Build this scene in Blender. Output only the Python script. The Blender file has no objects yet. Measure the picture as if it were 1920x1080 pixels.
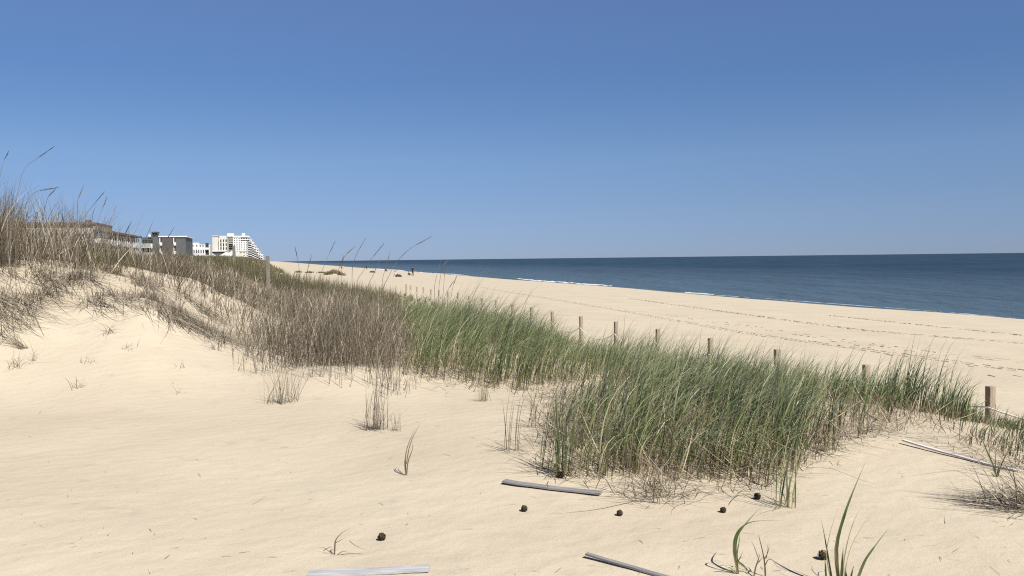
import bpy, bmesh, math, random
import numpy as np
from mathutils import Vector, Matrix

R = math.radians
rng = np.random.default_rng(7)
random.seed(7)
scene = bpy.context.scene
COL = scene.collection

# ------------------------------------------------------------------ camera, sky, sun, exposure
CAM_Z = 5.2                      # metres above the sea
FPX = 1567.0                     # focal length in pixels of a 1920 px wide picture
cam_data = bpy.data.cameras.new('camera')
cam_data.sensor_width = 36.0
cam_data.lens = FPX / 1920 * 36.0
cam_data.clip_start = 0.05
cam_data.clip_end = 80000
cam = bpy.data.objects.new('camera', cam_data)
COL.objects.link(cam)
CAM_ROT = Matrix.Rotation(R(90 - 2.01), 3, 'X') @ Matrix.Rotation(R(-0.66), 3, 'Z')
cam.matrix_world = Matrix.Translation((0, 0, CAM_Z)) @ CAM_ROT.to_4x4()
scene.camera = cam

SUN_EL, SUN_AZ = 48.0, 142.0     # azimuth clockwise from the viewing direction (+Y): behind and to the right
world = bpy.data.worlds.new('World')
scene.world = world
world.use_nodes = True
wn = world.node_tree
wn.nodes.clear()
sky = wn.nodes.new('ShaderNodeTexSky')
sky.sky_type = 'NISHITA'
sky.sun_disc = False
sky.sun_elevation = R(SUN_EL)
sky.sun_rotation = R(SUN_AZ)
sky.altitude = 0
sky.air_density = 0.3
sky.dust_density = 0.0
sky.ozone_density = 3.0
# clear sea air: the band near the horizon stays a soft grey blue, the same all the way round
tc = wn.nodes.new('ShaderNodeTexCoord')
sep = wn.nodes.new('ShaderNodeSeparateXYZ')
wn.links.new(tc.outputs['Generated'], sep.inputs[0])
cr = wn.nodes.new('ShaderNodeValToRGB')
els = cr.color_ramp.elements
els[0].position = 0.0; els[0].color = (0.285, 0.25, 0.262, 1)
els[1].position = 1.0; els[1].color = (1, 1, 1, 1)
for p_, c_ in ((0.054, (0.51, 0.455, 0.41)), (0.117, (0.70, 0.68, 0.60)), (0.209, (0.72, 0.80, 0.79)), (0.30, (1, 1, 1))):
    e_ = els.new(p_); e_.color = (*c_, 1)
wn.links.new(sep.outputs[2], cr.inputs[0])
hsv = wn.nodes.new('ShaderNodeMix'); hsv.data_type = 'RGBA'; hsv.blend_type = 'MULTIPLY'
hsv.inputs[0].default_value = 1.0
bg = wn.nodes.new('ShaderNodeBackground')
bg.inputs['Strength'].default_value = 0.125
wo = wn.nodes.new('ShaderNodeOutputWorld')
wn.links.new(sky.outputs[0], hsv.inputs[6])
wn.links.new(cr.outputs[0], hsv.inputs[7])
wn.links.new(hsv.outputs[2], bg.inputs[0])
wn.links.new(bg.outputs[0], wo.inputs[0])

sd = bpy.data.lights.new('sun', 'SUN')
sd.energy = 4.8
sd.angle = R(0.5)
sd.color = (1.0, 0.95, 0.86)
sun = bpy.data.objects.new('sun', sd)
COL.objects.link(sun)
sv = Vector((math.sin(R(SUN_AZ)) * math.cos(R(SUN_EL)), math.cos(R(SUN_AZ)) * math.cos(R(SUN_EL)), math.sin(R(SUN_EL))))
sun.rotation_euler = sv.to_track_quat('Z', 'Y').to_euler()
sun.location = (0, 0, 60)

vs = scene.view_settings
vs.view_transform = 'Standard'
vs.look = 'None'
vs.exposure = 0.78
vs.gamma = 1.0
vs.use_curve_mapping = False
scene.cycles.max_bounces = 6
scene.cycles.use_denoising = False
scene.cycles.filter_width = 1.15
scene.cycles.diffuse_bounces = 3
scene.cycles.transmission_bounces = 3
scene.cycles.transparent_max_bounces = 6

# ------------------------------------------------------------------ object helpers
def tag(o, label=None, cat=None, group=None, kind=None):
    if label: o['label'] = label
    if cat: o['category'] = cat
    if group: o['group'] = group
    if kind: o['kind'] = kind
    return o

def link(name, mesh, mat=None, parent=None):
    o = bpy.data.objects.new(name, mesh)
    COL.objects.link(o)
    if mat is not None:
        mesh.materials.clear()
        for m in (mat if isinstance(mat, (list, tuple)) else [mat]):
            mesh.materials.append(m)
    if parent is not None: o.parent = parent
    return o

def empty(name, loc=(0, 0, 0), rz=0.0):
    o = bpy.data.objects.new(name, None)
    COL.objects.link(o)
    o.location = loc
    o.rotation_euler = (0, 0, rz)
    o.empty_display_size = 0.2
    return o

def np_mesh(name, V, F, smooth=False, attrs=None):
    """V (n,3) floats, F (m,k) ints -> mesh, quickly."""
    V = np.ascontiguousarray(V, np.float32); F = np.ascontiguousarray(F, np.int32)
    me = bpy.data.meshes.new(name)
    m, k = F.shape
    me.vertices.add(len(V)); me.vertices.foreach_set('co', V.ravel())
    me.loops.add(m * k); me.loops.foreach_set('vertex_index', F.ravel())
    me.polygons.add(m)
    me.polygons.foreach_set('loop_start', np.arange(0, m * k, k, dtype=np.int32))
    me.polygons.foreach_set('use_smooth', np.full(m, smooth, bool))
    for an, av in (attrs or {}).items():
        a = me.attributes.new(an, 'FLOAT', 'POINT')
        a.data.foreach_set('value', np.ascontiguousarray(av, np.float32))
    me.update(calc_edges=True)
    return me

def bm_box(bm, x0, x1, y0, y1, z0, z1):
    vs_ = [bm.verts.new(p) for p in ((x0,y0,z0),(x1,y0,z0),(x1,y1,z0),(x0,y1,z0),(x0,y0,z1),(x1,y0,z1),(x1,y1,z1),(x0,y1,z1))]
    for f in ((3,2,1,0),(4,5,6,7),(0,1,5,4),(1,2,6,5),(2,3,7,6),(3,0,4,7)):
        bm.faces.new([vs_[i] for i in f])

def bm_prism(bm, outline, y0, y1):
    """outline in (x, z), extruded along y"""
    a = [bm.verts.new((x, y0, z)) for x, z in outline]
    b = [bm.verts.new((x, y1, z)) for x, z in outline]
    n = len(outline)
    bm.faces.new(a); bm.faces.new(b[::-1])
    for i in range(n):
        bm.faces.new((a[i], b[i], b[(i+1) % n], a[(i+1) % n]))

def bm_obj(name, bm, mat, parent=None, smooth=False):
    bmesh.ops.recalc_face_normals(bm, faces=bm.faces)
    me = bpy.data.meshes.new(name)
    bm.to_mesh(me); bm.free()
    if smooth:
        for p in me.polygons: p.use_smooth = True
    return link(name, me, mat, parent)

# ------------------------------------------------------------------ noise and the lie of the land
def _hash(ix, iy, seed):
    h = (ix.astype(np.int64) * 374761393 + iy.astype(np.int64) * 668265263 + seed * 974634777) & 0x7fffffff
    h = ((h ^ (h >> 13)) * 1274126177) & 0x7fffffff
    return ((h ^ (h >> 16)) & 0xffff) / 65535.0

def vnoise(x, y, seed=0):
    x = np.asarray(x, float); y = np.asarray(y, float)
    ix = np.floor(x); iy = np.floor(y)
    fx = x - ix; fy = y - iy
    fx = fx*fx*(3-2*fx); fy = fy*fy*(3-2*fy)
    a = _hash(ix, iy, seed); b = _hash(ix+1, iy, seed); c = _hash(ix, iy+1, seed); d = _hash(ix+1, iy+1, seed)
    return (a*(1-fx)+b*fx)*(1-fy) + (c*(1-fx)+d*fx)*fy      # 0..1

ALPHA = math.atan(440 / FPX)             # the shore runs towards pixel column 520
CA, SA = math.cos(ALPHA), math.sin(ALPHA)
def to_st(x, y): return -x*SA + y*CA, x*CA + y*SA           # along the shore, across it (sea positive)
def from_st(s, t): return t*CA - s*SA, t*SA + s*CA

def sstep(x, a, b):
    u = np.clip((x - a) / (b - a), 0, 1)
    return u*u*(3-2*u)

EDGE_S = [-50, 8, 11, 14, 18, 30, 45, 70, 100, 200, 400, 800, 1500, 9000]
EDGE_T = [4.2, 4.2, 3.6, 3.0, 3.0, 1.7, 0.4, -0.3, -0.9, -3.5, -5.5, -3, -1, 0]
def ground(x, y):
    """height above the sea"""
    x = np.asarray(x, float); y = np.asarray(y, float)
    s, t = to_st(x, y)
    # the dune at the left: a sandy face towards the path, a grassy back behind it
    tw = t + 0.9*(vnoise(s/4.0, t/4.0, 2)-0.5)
    rise = np.interp(tw, [-40, -9, -5, -3.4, -2, -1.2, -0.3, 1, 2], [1.8, 1.78, 1.70, 1.50, 1.20, 0.75, 0.35, 0.10, 0.0])
    front = sstep(s + 0.8*(vnoise(t/1.8, s/5.0, 4)-0.5), 10.2, 16.8)*np.interp(s, [18, 30], [1, 0.82])
    top = -1.6 + rise*front
    top = top - 1.1*sstep(-t, 14, 30)
    # ridge farther on, in front of the houses
    top = top + 0.25*np.exp(-((s-105)/45.0)**2) * sstep(-t, 1.0, 4.0)*(1-sstep(-t, 14, 24))
    # little mound under the dead thicket
    top = top + 0.16*np.exp(-(((x+2.2)/1.0)**2 + ((y-11.3)/0.9)**2))
    top = top + 0.10*np.exp(-(((x-1.6)/1.4)**2 + ((y-7.2)/0.8)**2))
    top = top + ((vnoise(x/0.8, y/0.8, 6)-0.5)*0.22 + (vnoise(x/0.35, y/0.35, 8)-0.5)*0.07)*sstep(front*rise, 0.25, 0.8)*(1-sstep(s, 20, 26))
    und = (vnoise(x/5.0, y/5.0, 3)-0.5)*0.14 + (vnoise(x/1.7, y/1.7, 5)-0.5)*0.06
    far = (vnoise(x/22.0, y/22.0, 9)-0.5)*0.8*sstep(np.hypot(x, y), 35, 90)
    top = top + und + far
    e = np.interp(s, EDGE_S, EDGE_T)
    w = np.interp(s, [-50, 8, 11, 14, 25, 60], [8.5, 8.5, 7.0, 5.6, 5.6, 8.0])
    k = sstep(t, e, e + w)
    beach = np.interp(t, [-60, 9, 30, 40, 55.5, 61, 95, 400, 40000], [-2.5, -2.55, -3.15, -3.75, -5.2, -5.75, -8, -12, -12])
    beach = beach + (vnoise(s/14.0, t/5.0, 21)-0.5)*0.10 + (vnoise(s/3.1, t/1.6, 22)-0.5)*0.035
    # low cusps at the water's edge
    beach = beach + 0.10*np.sin(s/16.0)*np.exp(-((t-53)/9.0)**2)
    z = top*(1-k) + beach*k
    # sand scoured away round the near post
    z = z - 0.24*np.exp(-(((x-6.2)/0.9)**2 + ((y-10.7)/1.0)**2))
    # hummock on the open sand
    z = z + 0.55*np.exp(-(((s-140)/4.0)**2 + ((t-8.5)/2.4)**2))
    # soft trampled hollows close by
    near = np.exp(-(np.hypot(x, y)/9.0)**2)
    z = z + near*((vnoise(x/0.42, y/0.42, 31)-0.5)*0.022 + (vnoise(x/0.17, y/0.17, 33)-0.5)*0.008)
    return z + CAM_Z

CR = np.array(CAM_ROT)
def ray(px, py):
    d = CR @ np.array([(px-960)/FPX, (540-py)/FPX, -1.0])
    return d / d[1]                      # scaled to one metre of depth (y)
def at(px, py, Y):
    d = ray(px, py)
    return Vector((d[0]*Y, Y, CAM_Z + d[2]*Y))
def project(x, y, z):
    P = np.stack([x, y, z - CAM_Z], -1) @ CR
    w = np.maximum(-P[..., 2], 1e-3)
    return 960 + FPX*P[..., 0]/w, 540 - FPX*P[..., 1]/w
def hit(px, py):
    """where the sight line through a pixel meets the ground"""
    d = ray(px, py)
    Y = np.geomspace(2.0, 6000, 4000)
    below = (CAM_Z + d[2]*Y) < ground(d[0]*Y, Y)
    i = int(np.argmax(below)) if below.any() else len(Y)-1
    a, b = Y[max(i-1, 0)], Y[i]
    for _ in range(30):
        m = (a+b)/2
        if CAM_Z + d[2]*m < ground(d[0]*m, m): b = m
        else: a = m
    return Vector((d[0]*b, b, float(ground(d[0]*b, b))))
def gz(x, y): return float(ground(x, y))

def in_poly(px, py, poly):
    poly = np.asarray(poly, float)
    inside = np.zeros(px.shape, bool)
    j = len(poly)-1
    for i in range(len(poly)):
        xi, yi = poly[i]; xj, yj = poly[j]
        c = ((yi > py) != (yj > py)) & (px < (xj-xi)*(py-yi)/(yj-yi+1e-9)+xi)
        inside ^= c
        j = i
    return inside

# ------------------------------------------------------------------ materials
MATS = {}
def nodes_of(name):
    m = bpy.data.materials.new(name)
    m.use_nodes = True
    nt = m.node_tree
    b = nt.nodes['Principled BSDF']
    MATS[name] = m
    return m, nt, b
def N(nt, t, **kw):
    n = nt.nodes.new(t)
    for k, v in kw.items():
        if k in n.inputs: n.inputs[k].default_value = v
        else: setattr(n, k, v)
    return n
def ramp(nt, fac, stops):
    r = nt.nodes.new('ShaderNodeValToRGB')
    el = r.color_ramp.elements
    while len(el) > 1: el.remove(el[-1])
    el[0].position = stops[0][0]; el[0].color = (*stops[0][1], 1)
    for p, c in stops[1:]:
        e = el.new(p); e.color = (*c, 1)
    nt.links.new(fac, r.inputs[0])
    return r
def mixc(nt, fac, a, b, mode='MIX'):
    n = nt.nodes.new('ShaderNodeMix'); n.data_type = 'RGBA'; n.blend_type = mode
    for i, v in ((0, fac), (6, a), (7, b)):
        if hasattr(v, 'is_linked'): nt.links.new(v, n.inputs[i])
        elif i == 0: n.inputs[0].default_value = v
        else: n.inputs[i].default_value = (*v, 1)
    return n.outputs[2]
def noise(nt, co, scale, detail=3, rough=0.55):
    n = N(nt, 'ShaderNodeTexNoise', Scale=scale, Detail=detail, Roughness=rough)
    if co is not None: nt.links.new(co, n.inputs['Vector'])
    return n.outputs[0]
def geo_pos(nt): return nt.nodes.new('ShaderNodeNewGeometry').outputs['Position']
def obj_co(nt): return nt.nodes.new('ShaderNodeTexCoord').outputs['Object']

def sand_material(name, tint=(1, 1, 1)):
    m, nt, b = nodes_of(name)
    pos = geo_pos(nt)
    dry = ramp(nt, noise(nt, pos, 0.55, 5), [(0.3, (0.395, 0.338, 0.256)), (0.55, (0.424, 0.368, 0.282)), (0.75, (0.446, 0.388, 0.298))])
    fine = ramp(nt, noise(nt, pos, 160, 2), [(0.25, (0.80, 0.79, 0.78)), (0.5, (1, 1, 1)), (0.8, (1.07, 1.06, 1.05))])
    c = mixc(nt, 1.0, dry.outputs[0], fine.outputs[0], 'MULTIPLY')
    # greyer blown patches and dark mineral flecks
    gp = ramp(nt, noise(nt, pos, 2.3, 6, 0.65), [(0.58, (0, 0, 0)), (0.72, (1, 1, 1))])
    c = mixc(nt, gp.outputs[0], c, mixc(nt, 1.0, c, (0.86, 0.875, 0.90), 'MULTIPLY'))
    fl = ramp(nt, noise(nt, pos, 45, 4, 0.7), [(0.66, (1, 1, 1)), (0.76, (0.68, 0.64, 0.58))])
    c = mixc(nt, 1.0, c, fl.outputs[0], 'MULTIPLY')
    # damp sand near the water
    sx = nt.nodes.new('ShaderNodeSeparateXYZ'); nt.links.new(pos, sx.inputs[0])
    wob = N(nt, 'ShaderNodeMath', operation='MULTIPLY_ADD'); wob.inputs[1].default_value = 0.5
    nt.links.new(noise(nt, pos, 0.12, 3), wob.inputs[0]); nt.links.new(sx.outputs[2], wob.inputs[2])
    wet = N(nt, 'ShaderNodeMapRange'); nt.links.new(wob.outputs[0], wet.inputs[0])
    wet.inputs[1].default_value = 0.25; wet.inputs[2].default_value = 0.62; wet.inputs[3].default_value = 1; wet.inputs[4].default_value = 0
    c = mixc(nt, wet.outputs[0], c, (0.20, 0.16, 0.115))
    c = mixc(nt, 1.0, c, tint, 'MULTIPLY')
    nt.links.new(c, b.inputs['Base Color'])
    b.inputs['Roughness'].default_value = 0.95
    b.inputs['Specular IOR Level'].default_value = 0.15
    b1 = N(nt, 'ShaderNodeBump', Strength=0.35, Distance=0.004); nt.links.new(noise(nt, pos, 140, 3), b1.inputs['Height'])
    b2 = N(nt, 'ShaderNodeBump', Strength=0.5, Distance=0.03); nt.links.new(noise(nt, pos, 5.0, 5, 0.6), b2.inputs['Height'])
    nt.links.new(b1.outputs[0], b2.inputs['Normal'])
    # wind ripples in faint bands
    mp = N(nt, 'ShaderNodeMapping'); mp.inputs['Rotation'].default_value = (0, 0, R(55)); nt.links.new(pos, mp.inputs[0])
    wv = N(nt, 'ShaderNodeTexWave', Scale=1.6, Distortion=6.0, Detail=2.0); wv.inputs['Detail Scale'].default_value = 1.4
    nt.links.new(mp.outputs[0], wv.inputs['Vector'])
    b3 = N(nt, 'ShaderNodeBump', Strength=0.07, Distance=0.02); nt.links.new(wv.outputs[0], b3.inputs['Height'])
    nt.links.new(b2.outputs[0], b3.inputs['Normal'])
    nt.links.new(b3.outputs[0], b.inputs['Normal'])
    return m
M_SAND = sand_material('sand_dry')
M_TURNED = sand_material('sand_turned', (0.86, 0.845, 0.82))

def blade_material(name, stops, base_col, tip_col, transl=0.25, rough=0.5, spec=0.35, base_to=0.3, tip_from=0.8):
    m, nt, b = nodes_of(name)
    ti = N(nt, 'ShaderNodeAttribute', attribute_name='tint').outputs['Fac']
    al = N(nt, 'ShaderNodeAttribute', attribute_name='along').outputs['Fac']
    c = ramp(nt, ti, stops).outputs[0]
    kb = N(nt, 'ShaderNodeMapRange'); nt.links.new(al, kb.inputs[0])
    kb.inputs[1].default_value = 0.03; kb.inputs[2].default_value = base_to; kb.inputs[3].default_value = 1; kb.inputs[4].default_value = 0
    c = mixc(nt, kb.outputs[0], c, base_col)
    kt = N(nt, 'ShaderNodeMapRange'); nt.links.new(al, kt.inputs[0])
    kt.inputs[1].default_value = tip_from; kt.inputs[2].default_value = 1.0; kt.inputs[3].default_value = 0; kt.inputs[4].default_value = 0.8
    c = mixc(nt, kt.outputs[0], c, tip_col)
    nt.links.new(c, b.inputs['Base Color'])
    b.inputs['Roughness'].default_value = rough
    b.inputs['Specular IOR Level'].default_value = spec
    tr = N(nt, 'ShaderNodeBsdfTranslucent'); nt.links.new(c, tr.inputs[0])
    mx = N(nt, 'ShaderNodeMixShader'); mx.inputs[0].default_value = transl
    nt.links.new(b.outputs[0], mx.inputs[1]); nt.links.new(tr.outputs[0], mx.inputs[2])
    nt.links.new(mx.outputs[0], nt.nodes['Material Output'].inputs[0])
    return m
M_GREEN = blade_material('green_blade', [(0.0, (0.032, 0.054, 0.016)), (0.38, (0.070, 0.106, 0.029)), (0.66, (0.130, 0.168, 0.056)), (0.87, (0.26, 0.27, 0.13)), (1.0, (0.48, 0.44, 0.28))],  # darkest tints deepened for shade between blades, lightest ones raised for highlights
                         (0.19, 0.152, 0.080), (0.38, 0.375, 0.235), 0.2, 0.42, 0.55, 0.36, 0.52)  # tan foot; tips paled to carry the highlights on the bent tops
M_OLIVE = blade_material('olive_blade', [(0.0, (0.060, 0.062, 0.030)), (0.5, (0.105, 0.098, 0.050)), (1.0, (0.22, 0.185, 0.11))],
                         (0.18, 0.145, 0.085), (0.22, 0.185, 0.115), 0.2, 0.5, 0.3)
M_DEAD = blade_material('dead_blade', [(0.0, (0.050, 0.041, 0.029)), (0.45, (0.128, 0.105, 0.075)), (0.72, (0.232, 0.196, 0.142)), (0.86, (0.40, 0.345, 0.262)), (1.0, (0.54, 0.475, 0.37))],
                        (0.092, 0.073, 0.050), (0.185, 0.155, 0.113), 0.08, 0.6, 0.25)
M_STRAW = blade_material('straw_blade', [(0.0, (0.085, 0.066, 0.042)), (0.5, (0.19, 0.150, 0.098)), (0.8, (0.34, 0.28, 0.19)), (1.0, (0.52, 0.45, 0.33))],
                         (0.15, 0.118, 0.075), (0.26, 0.21, 0.14), 0.2, 0.5, 0.35)
M_STALK = blade_material('stalk', [(0.0, (0.11, 0.09, 0.072)), (0.6, (0.17, 0.14, 0.11)), (1.0, (0.28, 0.24, 0.18))],
                         (0.17, 0.14, 0.10), (0.14, 0.115, 0.09), 0.1, 0.6, 0.2)

def wood_material(name, lo, hi, axis='Z', scale=1.0):
    m, nt, b = nodes_of(name)
    co = obj_co(nt)
    mp = N(nt, 'ShaderNodeMapping'); nt.links.new(co, mp.inputs[0])
    mp.inputs['Scale'].default_value = {'Z': (1, 1, 0.06), 'X': (0.06, 1, 1)}[axis]
    g = noise(nt, mp.outputs[0], 70*scale, 4, 0.65)
    g2 = noise(nt, mp.outputs[0], 14*scale, 3)
    c = ramp(nt, g, [(0.3, lo), (0.7, hi)]).outputs[0]
    v = ramp(nt, g2, [(0.3, (0.78, 0.77, 0.77)), (0.7, (1.08, 1.07, 1.05))])
    c = mixc(nt, 1.0, c, v.outputs[0], 'MULTIPLY')
    nt.links.new(c, b.inputs['Base Color'])
    b.inputs['Roughness'].default_value = 0.8
    b.inputs['Specular IOR Level'].default_value = 0.25
    bp = N(nt, 'ShaderNodeBump', Strength=0.5, Distance=0.003); nt.links.new(g, bp.inputs['Height'])
    nt.links.new(bp.outputs[0], b.inputs['Normal'])
    return m
M_POST = wood_material('post_wood', (0.21, 0.165, 0.120), (0.36, 0.295, 0.225))
M_GREYPOST = wood_material('weathered_post_wood', (0.11, 0.10, 0.085), (0.20, 0.18, 0.155))
M_LATH = wood_material('grey_lath_wood', (0.15, 0.145, 0.150), (0.26, 0.25, 0.255), 'X')
M_MIDLATH = wood_material('silvered_lath_wood', (0.26, 0.265, 0.28), (0.44, 0.44, 0.45), 'X')
M_PALELATH = wood_material('pale_lath_wood', (0.42, 0.41, 0.41), (0.62, 0.61, 0.60), 'X')

def plain(name, col, rough=0.7, var=0.08, scale=3.0, spec=0.3):
    m, nt, b = nodes_of(name)
    n = ramp(nt, noise(nt, obj_co(nt), scale, 4), [(0.3, tuple(c*(1-var) for c in col)), (0.7, tuple(min(1, c*(1+var)) for c in col))])
    nt.links.new(n.outputs[0], b.inputs['Base Color'])
    b.inputs['Roughness'].default_value = rough
    b.inputs['Specular IOR Level'].default_value = spec
    return m
M_ROPE = plain('rope_fibre', (0.72, 0.70, 0.64), 0.8, 0.15, 60)
M_LUMP = plain('dark_scales', (0.046, 0.033, 0.021), 0.85, 0.35, 60, 0.15)
M_LUMPDK = plain('dark_core', (0.022, 0.016, 0.011), 0.9, 0.3, 80, 0.1)
M_WHITE = plain('white_stucco', (0.55, 0.55, 0.545), 0.7, 0.03, 0.3)
M_CREAM = plain('cream_stucco', (0.52, 0.49, 0.42), 0.7, 0.04, 0.3)
M_BEIGE = plain('beige_stucco', (0.42, 0.41, 0.365), 0.75, 0.05, 0.3)
M_GREYTAN = plain('grey_tan_stucco', (0.30, 0.28, 0.25), 0.75, 0.06, 0.3)
M_DARKGREY = plain('grey_cladding', (0.075, 0.082, 0.082), 0.6, 0.1, 0.5)  # plain dark grey of the panelled walls, stair tower and podium
M_BROWNGREY = plain('brown_grey_panel', (0.072, 0.063, 0.062), 0.6, 0.08, 0.5)
M_BROWNROOF = plain('brown_shingle', (0.115, 0.085, 0.068), 0.85, 0.15, 1.5)
M_REDBROWN = plain('red_brown_wall', (0.26, 0.12, 0.095), 0.8, 0.15, 0.6)
M_TEALGLASS = plain('green_glass_rail', (0.27, 0.33, 0.32), 0.25, 0.08, 0.5, 0.6)
M_GLASS = plain('dark_window_glass', (0.035, 0.042, 0.050), 0.12, 0.2, 0.4, 0.6)
M_GREYROOF = plain('grey_roofing', (0.40, 0.41, 0.42), 0.8, 0.06, 0.6)
M_GREYROOFDK = plain('grey_brown_fascia', (0.20, 0.185, 0.165), 0.8, 0.08, 0.6)
M_SKIN = plain('skin', (0.42, 0.26, 0.18), 0.6, 0.05)
M_DARKCLOTH = plain('dark_cloth', (0.022, 0.024, 0.036), 0.9, 0.2)
M_BLUECLOTH = plain('navy_cloth', (0.03, 0.045, 0.10), 0.9, 0.2)
M_LIGHTCLOTH = plain('pale_cloth', (0.70, 0.70, 0.70), 0.9, 0.05)
M_HAIR = plain('hair', (0.035, 0.024, 0.016), 0.7, 0.2)
M_FOAM = plain('foam', (0.62, 0.64, 0.65), 0.9, 0.08, 1.5)

def water_material():
    m, nt, b = nodes_of('sea_water')
    pos = geo_pos(nt)
    mp = N(nt, 'ShaderNodeMapping'); mp.inputs['Rotation'].default_value = (0, 0, -ALPHA); mp.inputs['Scale'].default_value = (1.0, 0.28, 1.0)
    nt.links.new(pos, mp.inputs[0])
    big = noise(nt, mp.outputs[0], 0.02, 4, 0.6)
    c = ramp(nt, big, [(0.35, (0.003, 0.015, 0.028)), (0.65, (0.005, 0.021, 0.035))])
    # shallow water over sand close to the shore
    dt = N(nt, 'ShaderNodeVectorMath', operation='DOT_PRODUCT'); dt.inputs[1].default_value = (CA, SA, 0); nt.links.new(pos, dt.inputs[0])
    sh = N(nt, 'ShaderNodeMapRange'); nt.links.new(dt.outputs['Value'], sh.inputs[0])
    sh.inputs[1].default_value = 56; sh.inputs[2].default_value = 240; sh.inputs[3].default_value = 1; sh.inputs[4].default_value = 0
    pw = N(nt, 'ShaderNodeMath', operation='POWER'); pw.inputs[1].default_value = 1.6; nt.links.new(sh.outputs[0], pw.inputs[0])
    cc = mixc(nt, pw.outputs[0], c.outputs[0], (0.050, 0.078, 0.098))
    b1 = N(nt, 'ShaderNodeBump', Strength=1.0, Distance=0.5); nt.links.new(noise(nt, mp.outputs[0], 0.9, 5, 0.6), b1.inputs['Height'])
    b2 = N(nt, 'ShaderNodeBump', Strength=1.0, Distance=2.5); nt.links.new(noise(nt, mp.outputs[0], 0.13, 3, 0.5), b2.inputs['Height'])
    nt.links.new(b1.outputs[0], b2.inputs['Normal'])
    # a choppy sea never mirrors fully at a glancing view: the wave faces are tilted
    nt.nodes.remove(b)
    df = N(nt, 'ShaderNodeBsdfDiffuse'); nt.links.new(cc, df.inputs[0]); nt.links.new(b2.outputs[0], df.inputs['Normal'])
    gl = N(nt, 'ShaderNodeBsdfGlossy', Roughness=0.22); gl.inputs[0].default_value = (1, 1, 1, 1); nt.links.new(b2.outputs[0], gl.inputs['Normal'])
    chop = ramp(nt, noise(nt, mp.outputs[0], 0.045, 5, 0.62), [(0.35, (0.17, 0.17, 0.17)), (0.65, (0.26, 0.26, 0.26))])
    mx = N(nt, 'ShaderNodeMixShader'); nt.links.new(chop.outputs[0], mx.inputs[0]); nt.links.new(df.outputs[0], mx.inputs[1]); nt.links.new(gl.outputs[0], mx.inputs[2])
    nt.links.new(mx.outputs[0], nt.nodes['Material Output'].inputs[0])
    return m
M_WATER = water_material()

# ------------------------------------------------------------------ ground and sea
def build_ground():
    ang = np.concatenate([np.linspace(-52, 52, 521), np.linspace(52, 308, 65)[1:-1]])
    ang = np.radians(ang)
    rad = np.concatenate([np.geomspace(1.0, 70, 300), np.geomspace(70, 12000, 170)[1:]])
    A, Rr = np.meshgrid(ang, rad)
    X = np.sin(A)*Rr; Y = np.cos(A)*Rr
    Z = ground(X, Y)
    nr, na = X.shape
    V = np.stack([X.ravel(), Y.ravel(), Z.ravel()], 1)
    i = np.arange(nr-1)[:, None]; j = np.arange(na)[None, :]; j2 = (j+1) % na
    F = np.stack([i*na+j, i*na+j2, (i+1)*na+j2, (i+1)*na+j], -1).reshape(-1, 4)[:, ::-1]
    V = np.vstack([V, [[0, 0, gz(0, 0)]]])
    me = np_mesh('sand', V, F, True)
    # close the middle
    bm = bmesh.new(); bm.from_mesh(me); bm.verts.ensure_lookup_table()
    c = bm.verts[len(V)-1]
    for k in range(na):
        f = bm.faces.new((c, bm.verts[(k+1) % na], bm.verts[k])); f.smooth = True
    bmesh.ops.recalc_face_normals(bm, faces=bm.faces[:])
    bm.to_mesh(me); bm.free()
    if me.polygons[0].normal.z < 0: me.flip_normals()
    o = link('sand', me, M_SAND)
    tag(o, 'pale dry sand of the dune and the beach', kind='structure')
build_ground()

def shore_t(s): return 56.0 + 0.9*np.sin(s/31.0) + 0.5*np.sin(s/11.0+1.0)

def build_sea():
    ss = np.concatenate([[-40000, -8000, -1500, -300, -80], np.arange(-40, 420, 4.0), np.geomspace(420, 40000, 40)])
    tt = np.concatenate([np.arange(52, 90, 2.0), np.geomspace(90, 45000, 50)])
    S, T = np.meshgrid(ss, tt)
    X, Y = from_st(S, T)
    Z = 0.05*np.sin(T/2.3 + S/40.0)*np.exp(-(T-52)/60.0)
    ny, nx = X.shape
    V = np.stack([X.ravel(), Y.ravel(), Z.ravel()], 1)
    i = np.arange(ny-1)[:, None]; j = np.arange(nx-1)[None, :]
    F = np.stack([i*nx+j, i*nx+j+1, (i+1)*nx+j+1, (i+1)*nx+j], -1).reshape(-1, 4)
    me = np_mesh('sea', V, F, True)
    if me.polygons[0].normal.z < 0: me.flip_normals()
    tag(link('sea', me, M_WATER), 'calm dark blue sea beyond the beach', kind='structure')
build_sea()

def build_surf(s0, s1, t_off, width, height, seed):
    """a low breaking wave or foam line: ragged, with a real crest"""
    ss = np.arange(s0, s1, 0.5)
    n = len(ss)
    w = width*(0.25 + 1.1*vnoise(ss/5.0, ss*0, seed))*np.sin(np.pi*np.clip((ss-s0)/(s1-s0), 0.01, 0.99))**0.5
    tc = shore_t(ss) + t_off + 1.2*(vnoise(ss/9.0, ss*0+3, seed)-0.5)
    prof = [(-0.5, 0.0), (-0.3, 0.7), (0.0, 1.0), (0.25, 0.6), (0.5, 0.0)]
    V = []
    for a, h in prof:
        t = tc + a*w + 0.2*(vnoise(ss*1.3, ss*0+a*9, seed+1)-0.5)
        z = 0.03 + h*height*(0.4+0.9*vnoise(ss/2.0, ss*0+7, seed+2))
        z = np.where((h == 0), -0.12, z)
        x, y = from_st(ss, t)
        V.append(np.stack([x, y, z], 1))
    V = np.concatenate(V)
    F = []
    for k in range(len(prof)-1):
        a = k*n + np.arange(n-1)
        F.append(np.stack([a, a+1, a+1+n, a+n], 1))
    me = np_mesh('surf', V, np.concatenate(F), True)
    return link('surf', me, M_FOAM)
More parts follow.
